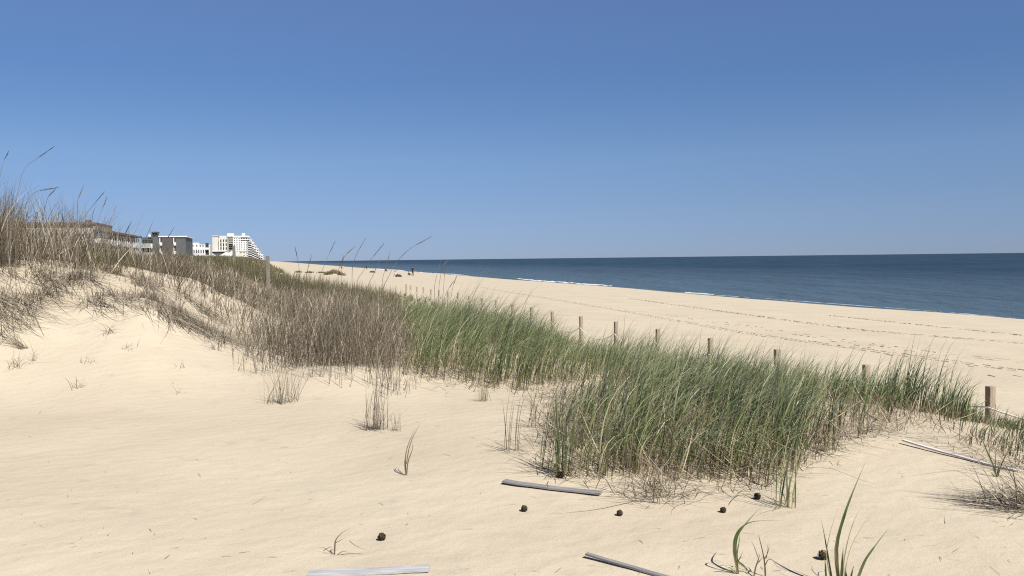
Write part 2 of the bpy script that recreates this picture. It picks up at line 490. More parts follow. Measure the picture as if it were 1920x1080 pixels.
def px_s(px):
    d = ray(px, 520); k = d[0]          # x = k*y ; t = 56
    Y = 56.0/(k*CA + SA)
    return -k*Y*SA + Y*CA
surf_rows = [(px_s(1125), px_s(945), 3.0, 1.3, 0.15, 'long white breaker close to the sand'),
             (px_s(870), px_s(770), 1.5, 1.4, 0.12, 'thin white foam line beside the standing person'),
             (px_s(760), px_s(690), 1.5, 2.0, 0.18, 'white foam behind the people sitting on the beach'),
             (px_s(1330), px_s(1280), 1.0, 1.2, 0.10, 'short foam patch on the nearer waterline'),
             (px_s(1900), px_s(1130), 0.0, 0.35, 0.03, 'thin broken foam edge along the wet sand')]
for k, (a, b_, to, w, h, lab) in enumerate(surf_rows):
    tag(build_surf(a, b_, to, w, h, 40+k*5), lab, kind='stuff')

# tyre tracks and churned sand on the beach: crumbs with real height
def build_track(pts, width, name, label, gap=0.0, cell=0.16, hgt=0.05, seed=1):
    P = [hit(*p) for p in pts]
    r = np.random.default_rng(seed)
    V = []; F = []
    for a, b in zip(P[:-1], P[1:]):
        L = (b-a).length
        n = max(1, int(L/cell))
        for i in range(n):
            if r.random() < gap: continue
            u = (i + r.uniform(0, 0.5))/n
            c = a.lerp(b, u)
            d = (b-a).normalized(); sd_ = Vector((d.y, -d.x, 0))
            for side in (-1, 1):
                if r.random() < 0.15: continue
                off = side*width*0.5 + r.normal(0, width*0.05)
                x = c.x + sd_.x*off; y = c.y + sd_.y*off
                z = gz(x, y)
                l, w, h = cell*r.uniform(0.4, 0.8), r.uniform(0.03, 0.07), hgt*r.uniform(0.3, 0.75)
                k = len(V)
                for (e, f, g) in ((-1, -1, -0.03), (1, -1, -0.03), (1, 1, -0.03), (-1, 1, -0.03), (-.6, r.uniform(-.3, .3), h), (.6, r.uniform(-.3, .3), h*r.uniform(.5, 1))):
                    q = Vector((x, y, z)) + d*(e*l) + sd_*(f*w); V.append((q.x, q.y, z+g))
                F += [(k, k+1, k+5, k+4), (k+1, k+2, k+5, k+5), (k+2, k+3, k+4, k+5), (k+3, k, k+4, k+4)]
    F = [tuple(q) for q in F]
    me = bpy.data.meshes.new(name)
    me.from_pydata(V, [], [tuple(dict.fromkeys(q)) for q in F])
    tag(link(name, me, M_TURNED), label, kind='stuff')
build_track([(900, 538), (1010, 557), (1130, 577), (1260, 600), (1380, 622), (1650, 660), (1960, 702)], 0.34, 'tyre_track', 'dark dotted tyre track running along the beach', 0.0, 0.16, 0.038, 1)
build_track([(1250, 590), (1400, 612), (1560, 636), (1760, 664), (1960, 683)], 0.5, 'tyre_track', 'fainter dotted tyre track beside the dark one', 0.5, 0.25, 0.035, 2)
build_track([(1180, 560), (1400, 590), (1620, 620), (1780, 633), (1960, 648)], 0.25, 'tyre_track', 'thin tyre track nearer the water', 0.1, 0.22, 0.045, 3)
build_track([(1560, 592), (1760, 613), (1960, 634)], 0.22, 'tyre_track', 'faint tyre track closest to the water', 0.3, 0.25, 0.04, 4)
build_track([(1540, 640), (1700, 668), (1960, 720)], 0.6, 'tyre_track', 'scattered footprints next to the dark tyre track', 0.6, 0.3, 0.03, 5)

# ------------------------------------------------------------------ grass engine
def blades(P, H, az, lean, curve, W, tint, seg=5, twist=None, bend=1.5):
    """ribbons that taper and bend; P (n,3)"""
    n = len(P)
    H = np.asarray(H, float); W = np.asarray(W, float)
    dirv = np.stack([np.sin(az), np.cos(az), np.zeros(n)], 1)
    tw = az + np.pi/2 + (rng.normal(0, 0.7, n) if twist is None else twist)
    side = np.stack([np.sin(tw), np.cos(tw), np.zeros(n)], 1)
    lev = []; al = []
    p = P.copy()
    for k in range(seg+1):
        u = k/seg
        w = W*(0.75 + 0.5*min(u*4, 1) - 1.15*u**1.6)*0.5
        w = np.maximum(w, W*0.05)
        lev.append(p - side*w[:, None]); lev.append(p + side*w[:, None])
        al.append(np.full(n, u)); al.append(np.full(n, u))
        ph = lean + curve*((u+0.5/seg)**bend)
        p = p + (H/seg)[:, None]*(np.sin(ph)[:, None]*dirv + np.cos(ph)[:, None]*np.array([0, 0, 1.0]))
    V = np.stack(lev, 1).reshape(-1, 3)             # n, 2(seg+1), 3
    A = np.stack(al, 1).ravel()
    T = np.repeat(tint, 2*(seg+1))
    base = (np.arange(n)*2*(seg+1))[:, None, None]
    k = np.arange(seg)[None, :, None]*2
    F = (base + k + np.array([0, 1, 3, 2])[None, None, :]).reshape(-1, 4)
    return V, F, A, T

class Mass:
    def __init__(self): self.V = []; self.F = []; self.A = []; self.T = []; self.n = 0
    def add(self, V, F, A, T):
        self.V.append(V); self.F.append(F + self.n); self.A.append(A); self.T.append(T); self.n += len(V)
    def build(self, name, mat, parent=None):
        V = np.concatenate(self.V); F = np.concatenate(self.F)
        me = np_mesh(name, V, F, False, {'along': np.concatenate(self.A), 'tint': np.concatenate(self.T)})
        return link(name, me, mat, parent)

def sample(n, r0, r1, a0, a1, poly, dens=None, power=0.0, soft=10.0):
    """ground points in a wedge seen from the path, inside an outline; density falls off with distance"""
    r = np.exp(rng.uniform(np.log(r0), np.log(r1), n)) if power == 0 else (r0**power + rng.random(n)*(r1**power-r0**power))**(1/power)
    a = np.radians(rng.uniform(a0, a1, n))
    x, y = np.sin(a)*r, np.cos(a)*r
    z = ground(x, y)
    px, py = project(x, y, z)
    ok = in_poly(px + rng.normal(0, soft, n), py + rng.normal(0, soft*0.5, n), poly)
    if dens is not None: ok &= rng.random(n) < dens(x, y, px, py)
    return x[ok], y[ok], z[ok], px[ok], py[ok]

def tufts(mass, x, y, z, nb, height, hvar, spread, lean, curve, width, wind=0.5, seg=5, tint_shift=None, minpx=0.55, wind_az=R(80), tint_rng=(0, 1), bend=1.5):
    """shoots: several blades from one foot, arching apart and with the wind"""
    n = len(x)
    k = np.repeat(np.arange(n), nb)
    m = len(k)
    spx = rng.normal(0, spread, m); spy = rng.normal(0, spread, m)
    X = x[k] + spx; Y = y[k] + spy
    Z = ground(X, Y) - 0.02
    dist = np.hypot(X, Y)
    hh = np.asarray(height)
    hh = hh[k] if hh.ndim else np.full(m, float(hh))
    H = hh*np.clip(rng.normal(1, hvar, m), 0.35, 1.6)
    az0 = rng.uniform(0, 2*np.pi, m)
    # blend the outward direction with the wind
    dx = np.sin(az0)*(1-wind) + np.sin(wind_az)*wind*1.3
    dy = np.cos(az0)*(1-wind) + np.cos(wind_az)*wind*1.3
    az = np.arctan2(dx, dy)
    mag = np.hypot(dx, dy)
    if np.ndim(lean): lean = lean[k]
    le = np.abs(rng.normal(lean, lean*0.5, m))*np.clip(mag, 0.3, 1.3)
    cu = np.abs(rng.normal(curve, curve*0.5, m))*np.clip(mag, 0.3, 1.4)
    W = np.maximum(width*rng.uniform(0.6, 1.3, m), minpx*dist/(FPX*1024/1920)*rng.uniform(0.6, 1.2, m))
    sh = 0 if tint_shift is None else tint_shift[k]
    t = np.clip(rng.beta(1.6, 1.9, m)*(tint_rng[1]-tint_rng[0]) + tint_rng[0] + sh, 0, 1)
    mass.add(*blades(np.stack([X, Y, Z], 1), H, az, le, cu, W, t, seg, None, bend))

# ---- green beach grass
GREEN_POLY = [(733, 568), (745, 600), (762, 650), (770, 700), (850, 722), (960, 737), (1050, 727), (1120, 712), (1160, 722), (1090, 748), (1048, 780), (1022, 830),
              (1014, 884), (1120, 898), (1260, 902), (1400, 908), (1470, 892), (1512, 852), (1600, 822), (1700, 795), (1790, 815), (1850, 852), (1930, 884), (2100, 960), (2150, 960), (2100, 700), (1700, 640), (1300, 600), (1000, 560), (800, 538), (733, 540)]
def green_density(x, y, px, py):
    c = vnoise(x/0.55, y/0.55, 51)*0.6 + vnoise(x/1.8, y/1.8, 52)*0.6
    s, t = to_st(x, y)
    c = c - 0.35*np.exp(-(((px-1060)/85)**2 + ((py-752)/28)**2))
    return np.clip(0.25 + 1.3*(c-0.3), 0.05, 1)*(t < 8.7 + 1.0*(vnoise(s/1.5, t*0, 53)-0.4))
g = Mass()
x, y, z, px, py = sample(11500, 5.3, 62, -16, 45, GREEN_POLY, green_density)
def green_height(x, y, px):
    s, t = to_st(x, y)
    h = 0.64*(0.70 + 0.55*vnoise(x/0.9, y/0.9, 55))
    h = h*(1 - 0.36*sstep(t, 4.8, 8.0)*sstep(s, 9.5, 12))*(1-0.15*sstep(s, 16, 30))
    return h*np.interp(px, [740, 790, 850, 950, 1010, 1070, 1200, 1400, 1620, 1700, 1770, 1810, 1840, 1885, 1930], [0.9, 1.1, 1.45, 1.45, 1.1, 0.82, 0.95, 0.88, 0.84, 0.98, 0.95, 0.6, 0.28, 0.24, 0.42])
hgt = green_height(x, y, px)
ts = (vnoise(x/0.9, y/0.9, 57)-0.5)*0.7 - 0.02
x2, y2, z2, px2, _ = sample(11000, 10, 60, -16, 45, GREEN_POLY, lambda x, y, px, py: green_density(x, y, px, py)*np.interp(px, [950, 1150], [1.6, 0.8]))
tufts(g, x2, y2, z2, 4, green_height(x2, y2, px2)*0.92, 0.26, 0.06, 0.14, 1.7, 0.0088, 0.68, 5, (vnoise(x2/0.9, y2/0.9, 57)-0.5)*0.7, bend=2.2)
tufts(g, x, y, z, 5, hgt, 0.28, 0.045, 0.13, 1.75, 0.0088, 0.66, 7, ts, bend=2.2)
print('green shoots', len(x))
tag(g.build('beach_grass', M_GREEN), 'dense green beach grass leaning in the wind along the rope fence', kind='stuff')

# straw at its feet
w = Mass()
x, y, z, px, py = sample(6000, 5.3, 40, -16, 45, GREEN_POLY, green_density)
tufts(w, x, y, z, 4, 0.27, 0.4, 0.10, 0.70, 1.0, 0.006, 0.25, 4, None)
STRAW_POLY = [(770, 660), (775, 712), (960, 745), (1130, 735), (1180, 700), (1400, 690), (1600, 760), (1700, 790), (1850, 850), (1930, 880), (1930, 905), (1850, 878), (1790, 845),
              (1700, 812), (1600, 838), (1515, 872), (1470, 922), (1400, 930), (1300, 928), (1250, 945), (1190, 925), (1120, 908), (1004, 895), (1010, 840), (1040, 770), (960, 750)]
x, y, z, px, py = sample(70000, 5.2, 30, -12, 45, STRAW_POLY, lambda x, y, px, py: np.clip(2.4*(vnoise(x/0.5, y/0.5, 61)*0.6+vnoise(x/0.16, y/0.16, 62)*0.4-0.28), 0.03, 1), soft=14)
n = len(x)
w.add(*blades(np.stack([x, y, z+rng.uniform(0.0, 0.13, n)], 1), rng.uniform(0.10, 0.45, n), rng.uniform(0, 2*np.pi, n), rng.uniform(0.7, 1.65, n), rng.normal(0.1, 0.3, n),
              np.maximum(rng.uniform(0.003, 0.007, n), 0.6*np.hypot(x, y)/836), rng.random(n), 4))
x, y, z, px, py = sample(5200, 5.2, 30, -12, 45, STRAW_POLY, lambda x, y, px, py: np.clip(2.4*(vnoise(x/0.5, y/0.5, 61)-0.4), 0.03, 1), soft=20)
n = len(x)
w.add(*blades(np.stack([x, y, z+rng.uniform(0.02, 0.16, n)], 1), rng.uniform(0.3, 0.8, n), rng.uniform(0, 2*np.pi, n), rng.uniform(1.2, 1.65, n), rng.normal(0.1, 0.25, n),
              np.maximum(rng.uniform(0.005, 0.009, n), 0.5*np.hypot(x, y)/836), rng.beta(3, 1.2, n), 5))
tag(w.build('straw_litter', M_STRAW), 'tan dry straw lying at the foot of the green grass', kind='stuff')

# ---- dead brown thicket behind and left of the green grass
DEAD_POLY = [(486, 676), (520, 690), (556, 700), (600, 720), (640, 711), (690, 724), (728, 742), (752, 726), (768, 690), (758, 640), (748, 600), (738, 570), (705, 543), (650, 528),
             (590, 517), (540, 511), (505, 506), (430, 501), (330, 488), (150, 470), (-200, 440), (-200, 488), (150, 512), (250, 503), (300, 520), (350, 545), (400, 575), (440, 612), (470, 640)]
def dead_density(x, y, px, py):
    c = vnoise(x/0.5, y/0.5, 71)*0.55 + vnoise(x/1.6, y/1.6, 72)*0.6
    return np.clip(0.35 + 1.5*(c-0.42), 0.05, 1)
d = Mass()
x, y, z, px, py = sample(20000, 8.5, 46, -38, -6, DEAD_POLY, dead_density, soft=22)
hgt = 0.66*(0.40 + 0.75*vnoise(x/1.3, y/1.3, 75) + 0.35*vnoise(x/0.45, y/0.45, 76))
hgt = hgt*np.interp(px, [0, 60, 180, 300, 480, 560, 660, 720, 760], [1.45, 1.55, 1.4, 1.05, 0.8, 0.95, 1.08, 0.95, 0.6])
hgt = hgt*np.interp(np.hypot(x, y), [20, 30, 45], [1, 0.85, 0.6])
ts = (vnoise(x/0.7, y/0.7, 77)-0.5)*0.5
tufts(d, x, y, z, 4, hgt*0.94, 0.42, 0.07, np.interp(px, [250, 470, 620], [0.45, 0.40, 0.20]), 0.7, 0.0044, 0.25, 5, ts, 0.45)
print('dead shoots', len(x))
# crossing broken twigs inside it
for rep_ in range(2):
    sel = rng.random(len(x)) < 0.75
    xx, yy = x[sel] + rng.normal(0, 0.05, sel.sum()), y[sel] + rng.normal(0, 0.05, sel.sum()); n = len(xx)
    zz = ground(xx, yy) + rng.uniform(0.03, 0.85, n)*hgt[sel]
    d.add(*blades(np.stack([xx, yy, zz], 1), rng.uniform(0.06, 0.30, n), rng.uniform(0, 2*np.pi, n), rng.uniform(0.3, 1.7, n), rng.normal(0, 1.0, n),
                  np.maximum(rng.uniform(0.0025, 0.005, n), 0.42*np.hypot(xx, yy)/836), np.clip(rng.beta(1.5, 1.5, n), 0, 1), 4))
tag(d.build('dead_grass', M_DEAD), 'thicket of grey brown dead grass stems on the dune', kind='stuff')

# tall grass at the far left of the dune crest
l = Mass()
LEFT_POLY = [(-260, 500), (-260, 440), (40, 455), (75, 478), (60, 500)]
x, y, z, px, py = sample(4500, 10, 20, -45, -27, LEFT_POLY, lambda x, y, px, py: np.clip(1.2-px/70, 0.15, 1))
tufts(l, x, y, z, 6, 1.05*np.interp(px, [-200, 10, 70], [1.1, 1.05, 0.5]), 0.3, 0.05, 0.14, 0.75, 0.0045, 0.45, 6, None, 0.38)
tag(l.build('dead_grass', M_DEAD), 'tall dead grass crowning the left end of the dune', kind='stuff')

# a greener shrubby patch on the dune crest and greenish grass mixed in the thicket
o = Mass()
OL1 = [(150, 505), (150, 470), (235, 470), (262, 505), (215, 512)]
x, y, z, px, py = sample(3500, 9, 24, -36, -20, OL1, None)
tufts(o, x, y, z, 5, 0.42, 0.3, 0.06, 0.2, 0.6, 0.006, 0.2, 4, None, 0.45)
OL2 = [(520, 545), (740, 600), (750, 568), (690, 540), (560, 512), (470, 505), (430, 505)]
x, y, z, px, py = sample(3500, 16, 60, -22, -6, OL2, None)
tufts(o, x, y, z, 4, 0.7, 0.3, 0.06, 0.15, 0.5, 0.006, 0.3, 4, None, 0.4)
tag(o.build('olive_grass', M_OLIVE), 'olive green shoots mixed into the dead dune grass', kind='stuff')

# grass on the dunes farther along the beach
f = Mass()
n = 60000
ss = np.exp(rng.uniform(np.log(38), np.log(420), n)); tt = rng.uniform(-26, 4, n)
e = np.interp(ss, EDGE_S, EDGE_T)
ok = (tt < e + 1.0 + 3.0*(vnoise(ss/9.0, tt/3.0, 81)-0.5)) & (rng.random(n) < np.clip(2.2*(vnoise(ss/6.0, tt/2.5, 82)-0.22), 0.1, 1))
ss, tt = ss[ok], tt[ok]
x, y = from_st(ss, tt); z = ground(x, y)
tufts(f, x, y, z, 3, 0.42, 0.3, 0.12, 0.2, 0.5, 0.008, 0.3, 3, (vnoise(ss/14.0, tt/5.0, 83)-0.5)*0.9, 0.8)
tag(f.build('dune_grass', M_OLIVE), 'low olive grass covering the far dunes in front of the buildings', kind='stuff')

# stems blown flat down the sandy slope on the left
b = Mass()
SLOPE_POLY = [(-60, 490), (60, 485), (260, 500), (330, 540), (400, 580), (440, 620), (462, 660), (400, 640), (330, 610), (280, 600), (200, 590), (130, 570), (80, 600), (-60, 640)]
x, y, z, px, py = sample(60000, 8.5, 18, -40, -16, SLOPE_POLY, lambda x, y, px, py: np.clip(2.6*(vnoise(x/0.45, y/0.9, 91)-0.45), 0.02, 1)*np.interp(py, [480, 560, 660], [1, 0.75, 0.35]))
n = len(x); print('slope stems', n)
az = np.where(rng.random(n) < 0.78, rng.normal(R(114), 0.50, n), rng.uniform(0, 2*np.pi, n))
H = rng.uniform(0.12, 1.0, n)*np.where(rng.random(n) < 0.12, 1.6, 1)
# follow the slope so that they lie on the sand
dz = (ground(x+np.sin(az)*H, y+np.cos(az)*H) - z)/H
b.add(*blades(np.stack([x, y, z+0.015+rng.uniform(0, 0.05, n)], 1), H, az, np.pi/2 - np.arctan(dz) + rng.normal(-0.06, 0.09, n), rng.normal(0.05, 0.2, n),
              np.maximum(rng.uniform(0.003, 0.006, n), 0.42*np.hypot(x, y)/836), np.clip(rng.beta(2.4, 1.7, n), 0, 1), 4))
sel = rng.random(n) < 0.22
tufts(b, x[sel], y[sel], z[sel], 3, 0.22, 0.4, 0.03, 0.35, 0.8, 0.0045, 0.2, 4, None, 0.42)
tag(b.build('fallen_stems', M_DEAD), 'dead stems blown flat down the sandy slope', kind='stuff')

# crumbs and bits of straw scattered on the open sand
b = Mass()
n = 420
px = rng.uniform(0, 1920, n); py = 640 + 440*rng.random(n)**1.2
keep = ~in_poly(px, py, GREEN_POLY) & ~in_poly(px, py, DEAD_POLY)
P = np.array([hit(a, c) for a, c in zip(px[keep], py[keep])])
n = len(P)
P[:, 2] += 0.004
b.add(*blades(P, rng.uniform(0.01, 0.09, n)*np.where(rng.random(n) < 0.12, 2.2, 1), rng.uniform(0, 2*np.pi, n), rng.uniform(1.45, 1.6, n), rng.normal(0, 0.15, n), rng.uniform(0.002, 0.004, n), rng.random(n), 3))
tag(b.build('straw_debris', M_DEAD), 'tiny bits of straw scattered on the open sand', kind='stuff')

# ------------------------------------------------------------------ single plants
def path_blade(mass, pts, width, tint=0.4, fold=0.25, steps=10, taper=1.5, wmin=0.06):
    """a folded leaf along a smooth path through 3-D points"""
    P = [Vector(p) for p in pts]
    if len(P) == 2: P = [P[0], P[0].lerp(P[1], 0.5), P[1]]
    out = []
    for i in range(len(P)-1):
        p0 = P[max(i-1, 0)]; p1 = P[i]; p2 = P[i+1]; p3 = P[min(i+2, len(P)-1)]
        for k in range(steps//(len(P)-1)+1):
            u = k/(steps//(len(P)-1)+1)
            out.append(0.5*((2*p1) + (p2-p0)*u + (2*p0-5*p1+4*p2-p3)*u*u + (3*p1-p0-3*p2+p3)*u**3))
    out.append(P[-1])
    V = []; A = []; F = []
    n = len(out)
    for i, p in enumerate(out):
        d = (out[min(i+1, n-1)] - out[max(i-1, 0)]).normalized()
        view = Vector((random.uniform(-.25, .25), 1, random.uniform(-.2, .2)))
        sd_ = d.cross(view).normalized(); nn = sd_.cross(d)
        u = i/(n-1)
        wv = width*0.5*max(wmin, min(1, 0.7+u*2)*(1-u**taper))
        V += [p - sd_*wv, p + nn*(wv*fold*2), p + sd_*wv]
        A += [u]*3
        if i:
            k = (i-1)*3
            F += [(k, k+1, k+4, k+3), (k+1, k+2, k+5, k+4)]
    mass.add(np.array([tuple(v) for v in V]), np.array(F), np.array(A), np.full(len(V), tint))

def plant(name, base_px, label, cat, mat, group=None, Y=None):
    """returns (root point, depth, mass); close with finish()"""
    B = hit(*base_px) if Y is None else at(base_px[0], base_px[1], Y)
    return B
def finish(name, mass, mat, label, cat, group=None):
    o_ = mass.build(name, mat)
    # move the origin to the foot
    me = o_.data
    co = np.empty(len(me.vertices)*3, np.float32); me.vertices.foreach_get('co', co); co = co.reshape(-1, 3)
    foot = co[np.argmin(co[:, 2])].copy()
    me.vertices.foreach_set('co', (co-foot).ravel()); me.update()
    o_.location = foot.tolist()
    return tag(o_, label, cat, group)

def px_blades(paths, base_px, width, tints, jitter=0.03, mass=None):
    """blades drawn by their look, at the depth of the plant's foot, each leaning its own way in depth"""
    m = mass or Mass()
    B = hit(*base_px)
    for i, pth in enumerate(paths):
        wd = width[i % len(width)] if isinstance(width, (list, tuple)) else width
        ti = tints[i % len(tints)]
        dl = random.uniform(-1, 1)*jitter
        pts = []
        for k, (a, c) in enumerate(pth):
            pts.append(at(a, c, B.y + dl*(k+0.3)))
        if abs(pth[0][1]-base_px[1]) < 14: pts[0] = pts[0] - Vector((0, 0, 0.015))
        path_blade(m, pts, wd, ti)
    return m

# the large green plant at the bottom edge
m = px_blades([[(1574, 1098), (1568, 1030), (1582, 970), (1600, 920), (1622, 868)],
               [(1563, 1098), (1552, 1040), (1545, 1000), (1539, 972)],
               [(1562, 1098), (1550, 1045), (1556, 1000), (1572, 950)],
               [(1578, 1098), (1584, 1040), (1598, 985), (1616, 948)],
               [(1580, 1098), (1592, 1035), (1618, 985), (1648, 948)],
               [(1602, 1098), (1620, 1055), (1642, 1022), (1668, 988)],
               [(1592, 1098), (1597, 1075), (1601, 1060)],
               [(1549, 1098), (1548, 1065), (1546, 1045)],
               [(1576, 1098), (1579, 1055), (1581, 1025)],
               [(1590, 1030), (1600, 1015), (1612, 1020)]],
              (1575, 1098), [0.022, 0.010, 0.006, 0.008, 0.006, 0.017, 0.013, 0.012, 0.016, 0.005], [0.25, 0.35, 0.85, 0.9, 0.95, 0.2, 0.3, 0.3, 0.2, 0.9], 0.03)
finish('grass_plant', m, M_GREEN, 'tall green grass plant of wide stiff blades on the near sand', 'grass plant')
m = px_blades([[(1384, 1074), (1379, 1040), (1381, 1010), (1392, 990), (1412, 966), (1432, 944)],
               [(1384, 1070), (1376, 1035), (1379, 1005), (1395, 985), (1420, 977), (1470, 976)],
               [(1384, 1072), (1382, 1040), (1386, 1015), (1388, 997)],
               [(1382, 1055), (1388, 1045), (1393, 1035)],
               [(1380, 1052), (1395, 1062), (1412, 1082)],
               [(1384, 1076), (1370, 1066), (1350, 1060), (1380, 1063), (1412, 1064)],
               [(1388, 1080), (1372, 1070), (1345, 1068)]],
              (1384, 1076), [0.015, 0.013, 0.009, 0.007, 0.016, 0.008, 0.007], [0.3, 0.35, 0.5, 0.4, 0.55, 0.9, 0.85], 0.02)
finish('grass_plant', m, M_GREEN, 'slender green grass plant with two blades bent over to the right', 'grass plant')
m = px_blades([[(1435, 1085), (1434, 1060), (1430, 1035), (1424, 1010), (1422, 1000)], [(1434, 1062), (1440, 1050), (1450, 1050)], [(1432, 1050), (1440, 1035), (1443, 1018)],
               [(1413, 1078), (1418, 1060), (1426, 1050), (1430, 1042)], [(1418, 1060), (1423, 1045), (1423, 1036)], [(1421, 1045), (1414, 1025), (1408, 1014)], [(1436, 1048), (1440, 1030), (1438, 1020)]],
              (1430, 1082), [0.009, 0.006, 0.006, 0.009, 0.007, 0.005, 0.005], [0.3, 0.4, 0.5], 0.015)
finish('dry_twig', m, M_DEAD, 'small branching dry twig beside the bent green grass plant', 'twig')
# sprig with a loop of blades
m = px_blades([[(761, 891), (760, 866), (762, 845), (770, 822), (780, 800)], [(762, 891), (765, 866), (773, 843), (774, 826)], [(762, 870), (766, 845), (772, 825), (780, 808), (790, 791)],
               [(761, 890), (752, 886), (746, 880), (750, 878)], [(760, 880), (759, 868), (759, 860)]],
              (762, 891), [0.012, 0.010, 0.009, 0.009, 0.011], [0.85, 0.6, 0.8, 0.3, 0.4], 0.015)
finish('grass_sprig', m, M_OLIVE, 'lone thin grass sprig with looped blades on open sand', 'grass sprig')
m = px_blades([[(627, 1039), (628, 1020), (630, 1012), (640, 1000), (658, 990)], [(629, 1018), (638, 1013), (646, 1010)], [(627, 1038), (612, 1030), (604, 1027), (592, 1028)],
               [(606, 1028), (616, 1027), (624, 1026)], [(628, 1039), (645, 1039), (670, 1038), (694, 1036)], [(630, 1038), (642, 1034), (655, 1033)], [(655, 1014), (668, 1024), (690, 1032)]],
              (627, 1040), [0.009, 0.005, 0.005, 0.004, 0.005, 0.005, 0.004], [0.3, 0.4, 0.55], 0.02)
finish('dry_twig', m, M_DEAD, 'small forked dry twig on the sand by the lower left lump', 'twig')
# V-shaped sprig in front of the near fence post
m = px_blades([[(1869, 893), (1862, 872), (1850, 845), (1838, 815), (1828, 795)], [(1869, 892), (1872, 878), (1877, 860)], [(1868, 891), (1861, 890), (1858, 885)], [(1870, 892), (1878, 870), (1890, 845), (1902, 820)], [(1868, 893), (1866, 860), (1870, 830)]],
              (1869, 894), [0.015, 0.013, 0.009, 0.012, 0.009], [0.35, 0.5, 0.6, 0.2], 0.03)
finish('grass_sprig', m, M_GREEN, 'forked green sprig growing beside the long white lath', 'grass sprig')

def clump(name, base_px, nb, h, spread, mat, label, cat, lean=0.18, curve=0.5, width=0.005, wind=0.3, trng=(0, 1), group=None, low=0.4, wind_az=R(80)):
    B = hit(*base_px)
    m_ = Mass()
    x_ = np.full(nb, B.x) + rng.normal(0, spread, nb); y_ = np.full(nb, B.y) + rng.normal(0, spread*0.8, nb)
    tufts(m_, x_, y_, None, 1, h, 0.3, 0.004, lean, curve, width, wind, 6, None, 0.35, wind_az, trng)
    k_ = int(nb*low)
    if k_:      # collapsed leaves round the foot
        x2 = np.full(k_, B.x) + rng.normal(0, spread, k_); y2 = np.full(k_, B.y) + rng.normal(0, spread, k_)
        m_.add(*blades(np.stack([x2, y2, ground(x2, y2)+rng.uniform(0.01, 0.10, k_)], 1), h*rng.uniform(0.2, 0.6, k_), rng.uniform(0, 2*np.pi, k_), rng.uniform(0.9, 1.5, k_), rng.normal(0.3, 0.3, k_),
                       np.full(k_, width*0.9), rng.uniform(*trng, k_), 4))
    return finish(name, m_, mat, label, cat, group)
G_DEAD = 'dead grass clumps standing alone on the sand'
clump('dead_clump', (532, 755), 70, 0.46, 0.10, M_DEAD, 'bushy dead grass clump standing left of the thicket', 'grass clump', 0.22, 0.3, 0.004, 0.1, group=G_DEAD)
clump('dead_clump', (495, 700), 34, 0.42, 0.14, M_DEAD, 'sparse dead clump at the left corner of the thicket', 'grass clump', 0.3, 0.5, 0.004, 0.1, group=G_DEAD)
clump('dead_clump', (708, 806), 55, 0.52, 0.05, M_DEAD, 'tall dead grass clump in front of the thicket, thick at its foot', 'grass clump', 0.12, 0.45, 0.0045, 0.2, (0.1, 1), G_DEAD, 0.8)
clump('dead_clump', (740, 808), 14, 0.22, 0.03, M_DEAD, 'tiny dead tuft right of the tall dead clump', 'grass clump', 0.25, 0.8, 0.004, 0.2, group=G_DEAD)
clump('dead_clump', (905, 752), 26, 0.26, 0.04, M_STRAW, 'short straw coloured stub standing between the two green patches', 'grass clump', 0.12, 0.3, 0.005, 0.0, group=G_DEAD)
clump('dead_clump', (1222, 938), 46, 0.30, 0.10, M_STRAW, 'collapsed straw tuft at the front edge of the green grass', 'grass clump', 0.8, 0.7, 0.005, 0.3, group=G_DEAD, wind_az=R(250))
clump('drooping_clump', (1942, 950), 420, 0.34, 0.14, M_DEAD, 'drooping dead grass clump at the right edge of the sand', 'grass clump', 1.3, 0.5, 0.006, 0.75, (0.35, 0.95), wind_az=R(285))
clump('grass_sprig', (958, 846), 12, 0.46, 0.035, M_OLIVE, 'sparse yellowish sprig alone left of the near green patch', 'grass sprig', 0.12, 0.3, 0.006, 0.2, low=1.2)
clump('grass_sprig', (1000, 800), 16, 0.40, 0.055, M_OLIVE, 'thin scattered sprig between the lone sprig and the near green patch', 'grass sprig', 0.15, 0.4, 0.006, 0.3, low=0.8)
clump('grass_sprig', (1470, 952), 14, 0.44, 0.03, M_GREEN, 'narrow green sprig at the right front corner of the near patch', 'grass sprig', 0.16, 0.35, 0.007, 0.35, low=0.6)
clump('grass_sprig', (1555, 845), 14, 0.5, 0.03, M_GREEN, 'short green sprig on the sand right of the near patch', 'grass sprig', 0.2, 0.4, 0.007, 0.3, low=0.5)
clump('grass_sprig', (1055, 892), 34, 0.55, 0.04, M_GREEN, 'dark upright green tuft above the long grey board', 'grass sprig', 0.1, 0.35, 0.007, 0.2, (0, 0.6), low=0.4)
G_SLOPE = 'small dead plants on the lower slope of the dune'
for (a, c, k, h, lab) in [(147, 728, 10, 0.24, 'small curled dead plant lowest on the open slope'), (240, 655, 14, 0.20, 'withered tuft halfway up the open slope'),
                          (62, 680, 12, 0.30, 'short dead stub beside the fanned bundle of stems'), (30, 690, 14, 0.28, 'low dead tuft near the left edge of the sand'),
                          (335, 738, 5, 0.16, 'tiny thin sprout on open sand below the slope'), (336, 690, 6, 0.16, 'small curled leaf loop on the open sand'),
                          (208, 625, 16, 0.26, 'dark arched dead tuft near the middle of the slope'), (400, 655, 16, 0.26, 'broken dead tuft at the foot of the slope'),
                          (455, 640, 20, 0.34, 'dead tuft between the slope and the thicket'), (165, 680, 6, 0.14, 'flattened leaf scrap on the open slope')]:
    clump('dead_plant', (a, c), k, h, 0.045, M_DEAD, lab, 'dead plant', 0.6, 1.2, 0.004, 0.1, group=G_SLOPE, low=0.9)
